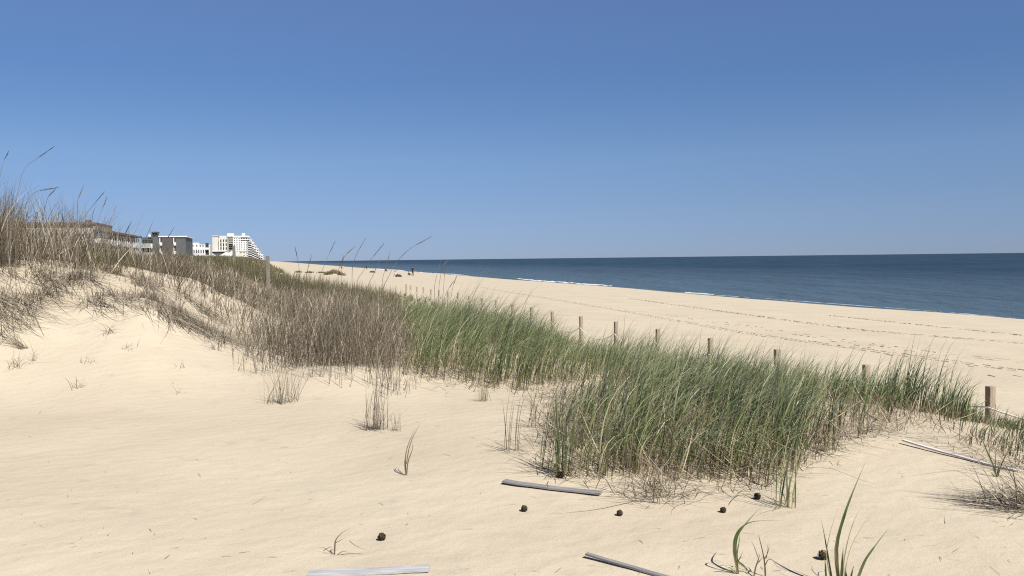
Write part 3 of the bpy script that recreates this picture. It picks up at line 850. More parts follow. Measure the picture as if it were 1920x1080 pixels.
# fan of stems fallen at the left edge
m = Mass(); B = hit(44, 655)
for k in range(34):
    a = R(random.uniform(262, 318)); L_ = random.uniform(0.35, 0.75)
    q = Vector((B.x + math.sin(a)*L_, B.y + math.cos(a)*L_*1.2, 0)); q.z = gz(q.x, q.y) + random.uniform(0.02, 0.16)
    b0 = B + Vector((random.uniform(-.05, .05), random.uniform(-.05, .05), 0.01))
    path_blade(m, [b0, b0.lerp(q, 0.5) + Vector((0, 0, random.uniform(0, 0.05))), q], 0.006, random.random())
finish('stem_bundle', m, M_DEAD, 'fanned bundle of fallen dead stems at the left edge', 'stem bundle')

# ---- tall seed stalks that stand above the grass
G_STALK = 'tall seed stalks standing above the dead grass'
def stalk(pts, Y, label, head=0.35, r=0.0045, drift=0.02):
    """stem with a drooping seed head of many spikelets"""
    root = None
    m_ = Mass()
    P = [at(a, c, Y + k*random.uniform(-drift, drift)*4) for k, (a, c) in enumerate(pts)]
    g0 = gz(P[0].x, P[0].y)
    if P[0].z > g0: P.insert(0, Vector((P[0].x - 0.02, P[0].y, g0-0.02)))
    path_blade(m_, P, r*2, 0.35, 0.5, 14, 6, 0.5)
    o_ = finish('seed_stalk', m_, M_STALK, label, 'seed stalk', G_STALK)
    # head
    if head:
        h_ = Mass()
        a_, b_ = P[-2], P[-1]
        seglen = (b_-a_).length
        L_ = min(head, seglen*0.95)
        d_ = (b_-a_).normalized()
        for i in range(26):
            u = i/25
            p = b_ - d_*(L_*(1-u))
            q = p + d_*random.uniform(0.04, 0.08) + Vector((random.uniform(-.5, 1), random.uniform(-1, 1), random.uniform(-.9, .5))  )*0.014*(1-0.6*abs(2*u-0.8))
            path_blade(h_, [p, q], 0.006, random.uniform(0, .6), 0.4, 2, 2.0, 0.2)
        me_obj = h_.build('seed_head', M_STALK)
        me_obj.parent = o_
        me = me_obj.data
        co = np.empty(len(me.vertices)*3, np.float32); me.vertices.foreach_get('co', co); co = co.reshape(-1, 3) - np.array(o_.location, np.float32)
        me.vertices.foreach_set('co', co.ravel()); me.update()
    return o_
for pts, Y, lab in [
    ([(712, 566), (728, 520), (745, 490), (772, 464), (806, 445)], 13.0, 'longest arching seed stalk, its tip high above the sea horizon'),
    ([(668, 540), (680, 510), (695, 487), (718, 459)], 15.0, 'straight slanting seed stalk left of the longest arching one'),
    ([(600, 530), (607, 500), (617, 476), (627, 455)], 16.0, 'dark slim seed stalk leaning right over the far beach'),
    ([(563, 530), (561, 505), (558, 488), (554, 467)], 16.0, 'seed stalk leaning left over the end of the beach'),
    ([(634, 525), (638, 497), (648, 478), (662, 465)], 15.0, 'curved seed stalk in front of the sea at the end of the beach'),
    ([(660, 530), (662, 495), (672, 470), (684, 449)], 17.0, 'pale thin seed stalk standing between two slanting ones'),
    ([(575, 530), (577, 505), (583, 482)], 18.0, 'short faint seed stalk over the far end of the beach'),
    ([(716, 540), (722, 505), (730, 476)], 16.0, 'short seed stalk behind the longest arching one'),
    ([(640, 520), (642, 498), (643, 484)], 16.5, 'short pale stem in front of the far people'),
    ([(690, 545), (700, 515), (712, 488)], 17.0, 'slim bent stem below the slanting seed stalk'),
    ([(815, 560), (815, 535), (820, 512), (826, 490)], 22.0, 'leftmost of the thin stalks above the green grass'),
    ([(830, 562), (832, 535), (834, 505)], 22.0, 'upright thin stalk above the green grass'),
    ([(832, 565), (842, 540), (850, 528)], 22.0, 'short leaning stalk among thin stalks above the green grass'),
    ([(845, 566), (850, 535), (857, 515)], 23.0, 'rightmost of the thin stalks above the green grass'),
    ([(822, 562), (824, 530), (831, 498), (840, 488)], 23.0, 'tallest thin stalk above the green grass, bent at the tip'),
    ([(20, 455), (40, 330), (66, 300), (98, 277)], 13.0, 'highest seed stalk at the left, tip bent right against the sky'),
    ([(-20, 450), (0, 330), (8, 300), (14, 288)], 12.5, 'upright stalk at the left picture edge'),
    ([(148, 470), (155, 415), (172, 388), (194, 361)], 14.0, 'thick dark seed stalk leaning right above the dune crest'),
    ([(147, 470), (145, 410), (146, 375), (155, 352)], 14.5, 'thin upright stalk hooked at its tip above the dune crest'),
    ([(172, 470), (180, 425), (192, 392), (199, 373)], 14.5, 'slender stalk right of the thick dark one'),
    ([(196, 470), (203, 425), (212, 400), (216, 388)], 15.0, 'faint slender stalk farthest right above the dune crest'),
    ([(30, 460), (50, 380), (72, 358), (106, 352)], 13.0, 'stalk bent level to the right over the dune crest'),
    ([(60, 465), (78, 415), (90, 370), (104, 354)], 13.5, 'stalk curving right below the level one'),
    ([(120, 470), (128, 430), (136, 405)], 14.0, 'short stalk on the middle of the dune crest'),
    ([(230, 475), (234, 440), (245, 418)], 16.0, 'low leaning stalk in front of the balcony building'),
    ([(262, 480), (272, 450), (284, 422)], 17.0, 'low leaning stalk in front of the stair tower'),
    ([(300, 480), (312, 450), (324, 430)], 17.0, 'faint leaning stalk above the dark panelled building'),
    ]:
    stalk(pts, Y, lab, 0.30, 0.0036 if Y < 17 else 0.0048)

# ------------------------------------------------------------------ lumps and laths on the sand
def lump(px, py, size, label, seed):
    B = hit(px, py + 4)
    r = random.Random(seed)
    root = empty('dark_lump', (B.x, B.y, B.z), r.uniform(0, 6))
    tag(root, label, 'lump', 'dark brown lumps on the sand')
    bm = bmesh.new()
    bmesh.ops.create_icosphere(bm, subdivisions=2, radius=size*0.42)
    for v in bm.verts:
        v.co *= 1 + r.uniform(-0.10, 0.10)
        v.co.z = v.co.z*0.9 + size*0.40
    bm_obj('core', bm, M_LUMPDK, root)
    # overlapping rough scales round the core
    bm = bmesh.new()
    for k in range(30):
        z = 1 - 2*(k+0.5)/30; a = k*2.39996
        n_ = Vector((math.cos(a)*math.sqrt(1-z*z), math.sin(a)*math.sqrt(1-z*z), z))
        t1 = n_.orthogonal().normalized(); t2 = n_.cross(t1)
        c = n_*size*r.uniform(0.38, 0.44) + Vector((0, 0, size*0.42))
        w_ = size*r.uniform(0.13, 0.19)
        vs_ = [bm.verts.new(c + t1*(math.cos(q)*w_) + t2*(math.sin(q)*w_) + n_*(size*0.05*r.uniform(-1, 1))) for q in (0.3, 1.6, 2.9, 4.2, 5.4)]
        tip = bm.verts.new(c + n_*size*r.uniform(0.06, 0.12))
        for i in range(5): bm.faces.new((vs_[i], vs_[(i+1) % 5], tip))
    bm_obj('scales', bm, M_LUMP, root)
    return root
for k, (a, c, sz, lab) in enumerate([(983, 955, 0.046, 'dark brown lump below the left end of the long grey board'), (1162, 963, 0.044, 'dark brown lump below the right end of the long grey board'),
        (1356, 957, 0.042, 'dark brown lump left of the bent green grass plant'), (716, 1009, 0.050, 'dark brown lump near the small forked twig'),
        (1543, 1045, 0.055, 'dark brown lump against the tall green grass plant'), (1051, 892, 0.055, 'dark brown lump under the green tuft above the grey board'),
        (1420, 932, 0.050, 'dark brown lump at the foot of the narrow green sprig')]):
    lump(a, c, sz, lab, k+3)

def lath(p0, p1, width, thick, mat, label, bend=0.0, lift0=0.0, lift1=0.0, seed=0, tilt=0.0):
    """a thin split board lying on the sand, slightly warped, ends ragged"""
    A = hit(*p0); B = hit(*p1)
    r = random.Random(seed)
    d_ = Vector((B.x-A.x, B.y-A.y, 0)); L_ = d_.length
    ang = math.atan2(d_.y, d_.x)
    root_z = min(A.z, B.z)
    bm = bmesh.new()
    n = 14
    rings = []
    for i in range(n+1):
        u = i/n
        x = u*L_ + (r.uniform(-.006, .006) if i in (0, n) else 0)
        wx = A.x + d_.x*u; wy = A.y + d_.y*u
        zz = gz(wx, wy) - root_z + lift0*(1-u)**2 + lift1*u**2 + 0.004
        yc = bend*math.sin(math.pi*u)
        w0 = width*0.5*(1 + r.uniform(-.06, .06)); w1 = width*0.5*(1 + r.uniform(-.06, .06))
        rings.append([bm.verts.new(q) for q in ((x, yc-w0, zz-tilt*w0), (x+r.uniform(-.004, .004), yc+w1, zz+tilt*w1), (x, yc+w1, zz+thick+tilt*w1), (x, yc-w0, zz+thick-tilt*w0))])
    for i in range(n):
        for k in range(4):
            bm.faces.new((rings[i][k], rings[i][(k+1) % 4], rings[i+1][(k+1) % 4], rings[i+1][k]))
    bm.faces.new(rings[0]); bm.faces.new(rings[-1])
    bmesh.ops.bevel(bm, geom=[e for e in bm.edges if e.calc_face_angle(0) > 0.8], offset=0.0015, segments=1, affect='EDGES')
    o_ = bm_obj('wooden_lath', bm, mat)
    o_.location = (A.x, A.y, root_z); o_.rotation_euler = (0, 0, ang)
    return tag(o_, label, 'wooden lath', 'loose wooden laths lying on the sand')
lath((946, 907), (1127, 929), 0.062, 0.012, M_LATH, 'wide grey weathered board lying in front of the green grass', -0.02, 0.012, 0.008, 1)
lath((1098, 1046), (1290, 1096), 0.028, 0.010, M_LATH, 'narrow grey lath running out of the bottom of the picture', 0.0, 0.015, 0.0, 2)
lath((578, 1079), (806, 1071), 0.060, 0.012, M_MIDLATH, 'pale whitish lath at the bottom edge left of centre', 0.0, 0.0, 0.006, 3, 0.1)
lath((1694, 833), (1912, 886), 0.034, 0.012, M_PALELATH, 'long thin white lath with one end raised, near the fence', 0.0, 0.025, 0.0, 4)

# ------------------------------------------------------------------ rope fence
POSTS = []
DY0 = 0.00402; STEP = 0.00086
def fence_post(x, y, h, label, w=0.09, mat=None, name='fence_post', group='square wooden posts of the rope fence', buried=0.3, tilt=0.012):
    z = gz(x, y)
    r = random.Random(int(x*100+y*10))
    bm = bmesh.new()
    bm_box(bm, -w/2, w/2, -w/2, w/2, -buried, h)
    bmesh.ops.bevel(bm, geom=bm.edges[:], offset=0.005, segments=1, affect='EDGES')
    # a drying crack in the seaward face
    o_ = bm_obj(name, bm, mat or M_POST)
    o_.location = (x, y, z)
    o_.rotation_euler = (r.uniform(-tilt, tilt), r.uniform(-tilt, tilt), ALPHA + r.uniform(-0.08, 0.08))
    return tag(o_, label, 'post', group)
ORD = ['nearest fence post, beside the right end of the green grass', 'second fence post from the right, only its top above grass', 'third fence post from the right, half hidden in grass', 'fourth fence post from the right, clear against the beach',
       'fifth fence post from the right, standing over short grass', 'sixth fence post from the right, with rope sagging on both sides', 'seventh fence post from the right, over low grass', 'eighth fence post from the right, just above the grass']
TOP = CAM_Z - 1.73
near_px = [(1857, 724), (1624, 684), (1457, 655), (1332, 634), (1233, 617), (1155, 603), (1090, 593), (1036, 584)]
for i in range(-1, 20):
    if 0 <= i < 8:
        px_, py_ = near_px[i]
        d_ = ray(px_, py_); Y_ = -1.73/d_[2]
        x_, y_ = d_[0]*Y_, Y_
    else:
        Y_ = FPX*1.73*(DY0 + STEP*i)
        X_ = 3.6*1.73 - 0.4*1.73*i
        if i >= 8: X_ += 0.02*(i-8)
        x_, y_ = X_, Y_
    top = TOP + (random.uniform(-0.04, 0.04) if i > 8 else 0)
    if i >= 12: top += 0.05
    h_ = top - gz(x_, y_)
    if 8 <= i < 12: lab = ['ninth fence post from the right, its tip just out of the grass', 'tenth fence post from the right, sunk in the green grass', 'eleventh fence post from the right, sunk in the green grass', 'twelfth fence post from the right, near the far end of the grass'][i-8]
    elif i < 0: lab = 'fence post just past the right picture edge'
    elif i < 8: lab = ORD[i]
    else: lab = '%s post from the right in the distant cluster at the end of the green grass' % ['first', 'second', 'third', 'fourth', 'fifth', 'sixth', 'seventh', 'last'][i-12]
    fence_post(x_, y_, h_, lab)
    POSTS.append(Vector((x_, y_, top - (0.27 if i < 2 else 0.33))))
px_ = hit(762, 556); fence_post(px_.x, px_.y, 0.85, 'far post standing close beside another in the distant cluster')
# rope, one long piece sagging from post to post on the land side
def build_rope():
    pts = []
    for ip, (a, b_) in enumerate(zip(POSTS[:-1], POSTS[1:])):
        for k in range(10):
            u = k/10
            p = a.lerp(b_, u); p.z -= (0.09 if ip < 2 else 0.24)*4*u*(1-u)
            pts.append(p + Vector((-0.055*CA, -0.055*SA, 0)))
    pts.append(POSTS[-1])
    V = []; F = []
    r_ = 0.011; K = 6
    for i, p in enumerate(pts):
        d_ = (pts[min(i+1, len(pts)-1)] - pts[max(i-1, 0)]).normalized()
        sx = d_.cross(Vector((0, 0, 1))).normalized(); up = sx.cross(d_)
        for k in range(K):
            a = 2*math.pi*k/K
            q = p + sx*(math.cos(a)*r_) + up*(math.sin(a)*r_); V.append(tuple(q))
        if i:
            for k in range(K):
                b0 = (i-1)*K
                F.append((b0+k, b0+(k+1) % K, b0+K+(k+1) % K, b0+K+k))
    me = np_mesh('rope', np.array(V), np.array(F), True)
    tag(link('rope', me, M_ROPE), 'white rope sagging from post to post along the fence', 'rope')
build_rope()
# two taller grey posts standing in the dead grass
p_ = at(502, 480, 31.0); fence_post(p_.x, p_.y, p_.z - gz(p_.x, p_.y), 'tall grey weathered post in the dead grass by the end of the beach', 0.13, M_GREYPOST, 'grey_post', 'tall weathered posts among the dune grass')
p_ = at(438.5, 460.5, 46.0); fence_post(p_.x, p_.y, p_.z - gz(p_.x, p_.y), 'tall dark post standing in front of the white hotel', 0.15, M_GREYPOST, 'grey_post', 'tall weathered posts among the dune grass')

# ------------------------------------------------------------------ buildings along the shore
def st_of(px, Y):
    """t (across) of a pixel column at depth Y, and s along the shore"""
    x = (px-960)/FPX*Y
    s, t = to_st(x, Y)
    return s, t
def zpx(px, py, Y): return float(at(px, py, Y).z)
class Bld:
    def __init__(self, name, px, Y, label, cat, base=2.6):
        s, t = st_of(px, Y)
        x, y = from_st(s, t)
        self.root = empty(name, (x, y, base), ALPHA)
        self.px, self.Y, self.base = px, Y, base
        self.M = Matrix.Rotation(-ALPHA, 3, 'Z')
        self.o = Vector((x, y, base))
        tag(self.root, label, cat, 'buildings along the shore')
    def lx(self, px):
        """local x (across the shore) of a pixel column on the building's south face"""
        k = (px-960)/FPX
        # point on the line through the origin in direction local x
        # o + u*(CA, SA): X = k*Y
        return (k*self.o.y - self.o.x)/(CA - k*SA)
    def lz(self, px, py):
        u = self.lx(px); Y = self.o.y + u*SA
        return zpx(px, py, Y) - self.base
    def ly(self, px):
        k = (px-960)/FPX
        return (k*self.o.y - self.o.x)/(-SA - k*CA)     # along the shore, on the seaward face
    def box(self, name, mat, x0, x1, y0, y1, z0, z1, parent=None, bevel=0):
        bm = bmesh.new(); bm_box(bm, min(x0, x1), max(x0, x1), y0, y1, z0, z1)
        return bm_obj(name, bm, mat, parent or self.root)
    def prism(self, name, mat, outline, y0, y1, parent=None):
        bm = bmesh.new(); bm_prism(bm, outline, y0, y1)
        return bm_obj(name, bm, mat, parent or self.root)

# brown roofed low building at the far left
b = Bld('hotel_building', 178, 190, 'low building with a dark brown flat roof behind the dune crest', 'building')
H = b.lz(178, 417)
b.box('wall', M_GREYTAN, -24, 0, 0, 19, -1, H-0.5)
b.box('roof', M_BROWNROOF, -24.6, 0.6, -0.6, 19.6, H-0.5, H)
b.box('fascia', M_GREYROOFDK, 0.003, 0.55, -0.3, 19.4, H-1.7, H-0.502)
b.box('chimney', M_BROWNROOF, -2.2, -1.2, 3, 4.2, H, H+0.7)
for k in range(3):
    z0 = H-4.6-2.9*k
    for j in range(4):
        b.box('balcony', M_WHITE, 0.003, 1.3, 1+4.5*j, 4.6+4.5*j, z0, z0+1.0)
        b.box('window', M_GLASS, -0.05, 0.04, 1.4+4.5*j, 4.2+4.5*j, z0+1.003, z0+2.5)
    for j in range(5):
        b.box('window', M_GLASS, -22+4.4*j, -19.6+4.4*j, -0.04, 0.05, z0+0.4, z0+2.1)

# long balcony building, seen along its seaward front
b = Bld('balcony_building', 208, 209, 'long white building with rows of columned balconies', 'building')
H = b.lz(208, 433)
D = b.ly(265)
b.box('wall', M_REDBROWN, -11, -1.6, 0, D, -1, H-0.5)
b.box('roof', M_BROWNROOF, -11.5, 0.5, -0.4, D+0.3, H-0.5, H)
nc = 15
for k in range(3):
    z0 = H-0.5-2.95*(k+1)
    b.box('balcony_slab', M_WHITE, -1.597, 0.12, 0, D, z0-0.22, z0)
    for j in range(nc):
        y0 = D*j/nc
        b.box('column', M_WHITE, -0.22, 0.05, y0, y0+0.28, z0+0.002, z0+2.70)
        b.box('railing', M_WHITE, -0.10, 0.0, y0+0.285, y0+D/nc-0.005, z0+0.12, z0+1.15)
        b.box('window', M_GLASS, -1.63, -1.55, y0+0.7, y0+2.5, z0+0.05, z0+2.2)

# grey panelled building with a stair tower
b = Bld('panelled_building', 350, 258, 'dark grey panelled building with a small rooftop stair tower', 'building')
H = b.lz(320, 444.5)
xl = b.lx(266); xm = b.lx(288)
b.box('wall', M_DARKGREY, xm, 0, 0, 22, -1, H)
b.box('roof', M_WHITE, b.lx(299), 0.4, -0.35, 22.3, H, H+0.35)
b.box('wall_panel', M_BROWNGREY, b.lx(306), b.lx(326), -0.12, -0.003, 0, H-0.3)
for c in (302, 328):
    b.box('white_pier', M_WHITE, b.lx(c-0.8), b.lx(c+0.8), -0.5, -0.003, 0, H-0.3)
    for k in range(4):
        z0 = H-2.6-2.7*k
        b.box('balcony', M_WHITE, b.lx(c+0.85), b.lx(c+4.4), -1.2, -0.13, z0, z0+0.95)
        b.box('window', M_GLASS, b.lx(c+0.85), b.lx(c+3.6), -0.16, -0.125, z0+1.0, z0+2.3)
b.box('stair_tower', M_DARKGREY, b.lx(286.5), b.lx(296), 1, 5, -1, b.lz(290, 436))
b.box('tower_cap', M_DARKGREY, b.lx(285), b.lx(297.5), 0.4, 5.6, b.lz(290, 436), b.lz(290, 434.2))
b.box('tower_window', M_GLASS, b.lx(288), b.lx(295), 0.93, 0.99, b.lz(290, 443), b.lz(290, 438))
b.box('roof_box', M_WHITE, b.lx(280), b.lx(285), 1, 3, b.lz(282, 443.5), b.lz(282, 439))
b.box('wing_wall', M_DARKGREY, xl, xm-0.003, 1.6, 14, -1, H)
for k in range(4):
    z0 = H-3.0-2.75*k
    b.box('balcony_slab', M_GREYROOF, xl, xm-0.004, 0.05, 1.597, z0-0.25, z0)
    b.box('glass_rail', M_TEALGLASS, xl, xm-0.004, 0.05, 0.12, z0+0.003, z0+1.1)
    b.box('window', M_GLASS, xl+0.3, xm-0.4, 1.52, 1.58, z0+0.05, z0+2.2)
    b.box('white_pier', M_WHITE, xm-0.5, xm-0.01, -0.3, 0.045, z0-0.4, z0+0.9)

# white canopy-topped house
b = Bld('beach_house', 358, 300, 'narrow white house with a rounded pale roof beside the dark panelled building', 'house')
H = b.lz(353, 456)
b.box('wall', M_WHITE, b.lx(346), 0, 0, 10, -1, H)
rx0, rx1 = b.lx(347), b.lx(358.5); zt = b.lz(353, 449.5)
b.prism('roof', M_WHITE, [(rx0, H+0.003), (rx1, H+0.003), (rx1, H+0.6), (rx1-(rx1-rx0)*.25, zt), (rx0+(rx1-rx0)*.25, zt), (rx0, H+0.6)], -0.6, 10.4)
for k in range(3):
    z0 = H-2.4-2.5*k
    b.box('window', M_GLASS, b.lx(348), b.lx(357), -0.05, 0.04, z0+0.9, z0+2.2)
    b.box('balcony', M_WHITE, b.lx(347), b.lx(358), -1.4, -0.003, z0-0.25, z0+0.75)

# white balcony house
b = Bld('beach_house', 395, 330, 'white house with stacked balconies and a square roof block', 'house')
H2 = b.lz(370, 463)
b.box('wall', M_WHITE, b.lx(358), b.lx(386), 0, 12, -1, H2)
b.box('roof_block', M_WHITE, b.lx(361.5), b.lx(374), 0.5, 8, H2, b.lz(368, 455))
b.box('upper_wall', M_WHITE, b.lx(374.2), b.lx(386), 0.6, 8, H2, b.lz(380, 458.5))
b.box('balcony_wing', M_CREAM, b.lx(386.1), 0, 1.2, 12, -1, b.lz(390, 458.5))
b.box('side_wall', M_CREAM, b.lx(393), 0, 0.0, 1.19, -1, b.lz(390, 460))
for k in range(3):
    z0 = b.lz(390, 466.5) - 2.9*k
    b.box('balcony', M_WHITE, b.lx(386.2), b.lx(392.8), 0.1, 1.19, z0-0.3, z0+0.5)
    b.box('window', M_GLASS, b.lx(386.6), b.lx(392.6), 1.12, 1.18, z0+0.52, z0+2.3)
for k in range(2):
    z0 = H2-3.3-3.0*k
    b.box('balcony_slab', M_WHITE, b.lx(358), b.lx(385.9), -1.5, -0.003, z0-0.3, z0)
    for j in range(7):
        xx = b.lx(358.2+4.4*j)
        b.box('column', M_WHITE, xx, xx+0.28, -1.45, -1.2, z0+0.003, z0+2.65)
        if j < 6:
            b.box('window', M_GLASS, xx+0.35, b.lx(358.2+4.4*(j+1))-0.1, -0.06, 0.04, z0+0.2, z0+2.2)
            b.box('railing', M_GREYROOF, xx+0.3, b.lx(358.2+4.4*(j+1))-0.02, -1.42, -1.36, z0+0.1, z0+0.9)
for (a, c) in ((363, 460.8), (370, 460.8), (377, 461), (382, 461)):
    b.box('window', M_GLASS, b.lx(a-1.2), b.lx(a+1.6), 0.42 if a < 374 else 0.52, 0.55 if a < 374 else 0.65, b.lz(a, c+1.2), b.lz(a, c-1.2))

# beige tower block
b = Bld('tower_block', 427.5, 520, 'beige tower block with dark vertical window strips', 'building')
H = b.lz(405, 443)
b.box('wall', M_BEIGE, b.lx(400), b.lx(411), 0, 22, -1, H)
b.box('roof', M_GREYROOF, b.lx(399.6), b.lx(411.4), -0.4, 22.4, H, H+0.5)
H2 = b.lz(418, 446.5)
b.box('wing_wall', M_BEIGE, b.lx(411.02), b.lx(427.4), 1.2, 20, -1, H2)
for c, hgt_ in ((413.5, 449), (418.5, 449), (423.5, 452)):
    b.box('pier', M_CREAM, b.lx(c-1.4), b.lx(c+1.0), -0.2, 1.19, 0, b.lz(c, hgt_))
    for k in range(8):
        z0 = H2-2.3-2.4*k
        b.box('window', M_GLASS, b.lx(c+1.1), b.lx(c+3.4), 1.08, 1.17, z0, z0+1.5)
b.box('penthouse', M_GREYROOF, b.lx(412), b.lx(426), 4, 14, H2, H2+1.6)
b.box('podium', M_WHITE, b.lx(400), b.lx(427), -8, -0.25, b.lz(413, 471.8), b.lz(413, 469.8))
b.box('podium_wall', M_DARKGREY, b.lx(400.5), b.lx(426), -7, -0.3, -1, b.lz(413, 471.8)-0.003)

# stepped white hotel
b = Bld('stepped_hotel', 494, 600, 'big white stepped hotel descending towards the beach', 'building')
steps = [(438.5, 470.0, 444.5), (470.05, 474, 449), (474.05, 478, 455.5), (478.05, 482, 461.5), (482.05, 486, 467), (486.05, 490, 473), (490.05, 494.5, 478)]
for (a, c, y_) in steps:
    H = b.lz((a+c)/2, y_)
    b.box('wall', M_WHITE, b.lx(a), b.lx(c), 0, 26, -1, H)
    b.box('parapet', M_WHITE, b.lx(a)-0.1, b.lx(c)+0.25, -0.3, 26.2, H+0.002, H+0.4)
for c in (441.5, 446, 450.5, 455, 459.5, 464, 468.5, 472, 476, 480, 484, 488, 492):
    top = next(y_ for (a, e_, y_) in steps if a <= c <= e_)
    yy = top + 3.0
    while yy < 486:
        dk = 1.7 if c < 466 else 2.0
        b.box('window', M_GLASS, b.lx(c-dk*0.62), b.lx(c+dk*0.62), -0.06, 0.05, b.lz(c, yy+0.9), b.lz(c, yy-0.9))
        if c > 466: b.box('balcony', M_WHITE, b.lx(c-1.6), b.lx(c+1.6), -1.6, -0.003, b.lz(c, yy+2.2), b.lz(c, yy+1.1))
        yy += 3.9 if c < 466 else 4.2
b.box('tower', M_CREAM, b.lx(427.6), b.lx(438.4), 1, 14, -1, b.lz(433, 443.5))
b.box('tower_cap', M_WHITE, b.lx(428), b.lx(440), 0.5, 14.5, b.lz(433, 443.4), b.lz(433, 437.5))
for k in range(6):
    yy = 446.2 + 3.9*k
    b.box('balcony_gap', M_GLASS, b.lx(428.6), b.lx(437.6), 0.90, 0.98, b.lz(433, yy+1.2), b.lz(433, yy-1.0))
    b.box('balcony', M_BROWNGREY if k > 2 else M_CREAM, b.lx(428.2), b.lx(438), -0.3, 0.88, b.lz(433, yy+2.5), b.lz(433, yy+1.25))
b.box('attic', M_CREAM, b.lx(440.5), b.lx(468), 3, 16, b.lz(450, 444.4)+0.42, b.lz(450, 441.8))
b.box('roof_cap', M_WHITE, b.lx(455), b.lx(461), 5, 11, b.lz(458, 441.7), b.lz(458, 437))
for yy in (446.3, 450.6):
    b.box('balcony_gap', M_GLASS, b.lx(453), b.lx(468), -0.10, -0.02, b.lz(460, yy+0.7), b.lz(460, yy-0.7))

# white gabled pavilion and pale yellow house in front of the hotel
b = Bld('gabled_pavilion', 452, 350, 'low white pavilion with peaked pale roofs in front of the tower blocks', 'building')
ze = b.lz(425, 481)
b.box('wall', M_CREAM, b.lx(411), b.lx(452), 0, 9, -1, ze)
b.prism('roof', M_WHITE, [(b.lx(409), ze+0.003), (b.lx(441), ze+0.003), (b.lx(425), b.lz(425, 472.5))], -0.8, 9.5)
b.prism('rear_roof', M_GREYROOF, [(b.lx(420), ze+0.003), (b.lx(454), ze+0.003), (b.lx(447), b.lz(447, 474)), (b.lx(434), b.lz(434, 468.5))], 9.6, 16)
b.prism('side_roof', M_WHITE, [(b.lx(393), b.lz(395, 483)), (b.lx(409.8), b.lz(408, 483)), (b.lx(397.5), b.lz(397, 475))], 0, 8)
b.box('side_wall', M_WHITE, b.lx(394), b.lx(409.5), 0.4, 8, -1, b.lz(395, 483)-0.003)
for c in (397, 401, 405): b.box('window', M_GLASS, b.lx(c-0.8), b.lx(c+0.8), 0.33, 0.39, b.lz(c, 486), b.lz(c, 484))
b = Bld('beach_house', 464, 450, 'pale yellow house in front of the stepped hotel', 'house')
b.box('wall', M_CREAM, b.lx(449), b.lx(463), 0, 10, -1, b.lz(456, 471.5))
b.prism('roof', M_CREAM, [(b.lx(448.5), b.lz(456, 471.4)), (b.lx(463.5), b.lz(456, 471.4)), (b.lx(456), b.lz(456, 466.5))], -0.4, 10.4)
for (a, c) in ((453, 474), (459, 474), (453, 479), (459, 479)): b.box('window', M_GLASS, b.lx(a-1.0), b.lx(a+1.0), -0.05, 0.04, b.lz(a, c+1.1), b.lz(a, c-1.1))

# ------------------------------------------------------------------ people on the beach
def skin_body(joints, bones, mats_by, name):
    """one continuous figure grown from a skeleton"""
    me = bpy.data.meshes.new(name)
    keys = list(joints)
    me.from_pydata([joints[k][0] for k in keys], [(keys.index(a), keys.index(c)) for a, c in bones], [])
    o_ = bpy.data.objects.new(name, me); COL.objects.link(o_)
    sk = o_.modifiers.new('skin', 'SKIN'); sk.use_smooth_shade = True
    layer = me.skin_vertices[0].data
    for i, k in enumerate(keys):
        r_ = joints[k][1]
        layer[i].radius = (r_, r_) if not isinstance(r_, tuple) else r_
        layer[i].use_root = (k == 'pelvis')
    ss_ = o_.modifiers.new('sub', 'SUBSURF'); ss_.levels = 2; ss_.render_levels = 2
    dg = bpy.context.evaluated_depsgraph_get(); dg.update()
    me2 = bpy.data.meshes.new_from_object(o_.evaluated_get(dg))
    bpy.data.objects.remove(o_)
    me2.materials.clear()
    for mm, _ in mats_by: me2.materials.append(mm)
    for p in me2.polygons:
        p.use_smooth = True
        for i, (_, test) in enumerate(mats_by):
            if test(p.center): p.material_index = i; break
    return me2
BONES = [('pelvis', 'waist'), ('waist', 'chest'), ('chest', 'neck'), ('neck', 'chin'), ('chin', 'head'), ('pelvis', 'hipL'), ('hipL', 'kneeL'), ('kneeL', 'ankL'), ('ankL', 'toeL'), ('pelvis', 'hipR'), ('hipR', 'kneeR'), ('kneeR', 'ankR'), ('ankR', 'toeR'),
         ('chest', 'shL'), ('shL', 'elL'), ('elL', 'wrL'), ('wrL', 'haL'), ('chest', 'shR'), ('shR', 'elR'), ('elR', 'wrR'), ('wrR', 'haR')]
STAND = {'pelvis': ((0, 0, .93), .13), 'waist': ((0, 0, 1.10), .12), 'chest': ((0, 0, 1.32), .14), 'neck': ((0, 0, 1.47), .055), 'chin': ((0, -.02, 1.56), .075), 'head': ((0, 0, 1.66), .095),
         'hipL': ((-.10, 0, .88), .095), 'kneeL': ((-.12, -.02, .48), .065), 'ankL': ((-.13, .02, .09), .042), 'toeL': ((-.14, -.14, .035), .036),
         'hipR': ((.10, 0, .88), .095), 'kneeR': ((.12, -.03, .48), .065), 'ankR': ((.13, .02, .09), .042), 'toeR': ((.15, -.14, .035), .036),
         'shL': ((-.19, 0, 1.40), .060), 'elL': ((-.26, .02, 1.13), .045), 'wrL': ((-.24, -.07, .90), .032), 'haL': ((-.23, -.10, .80), .030),
         'shR': ((.19, 0, 1.40), .060), 'elR': ((.27, .02, 1.13), .045), 'wrR': ((.25, -.08, .90), .032), 'haR': ((.24, -.11, .80), .030)}
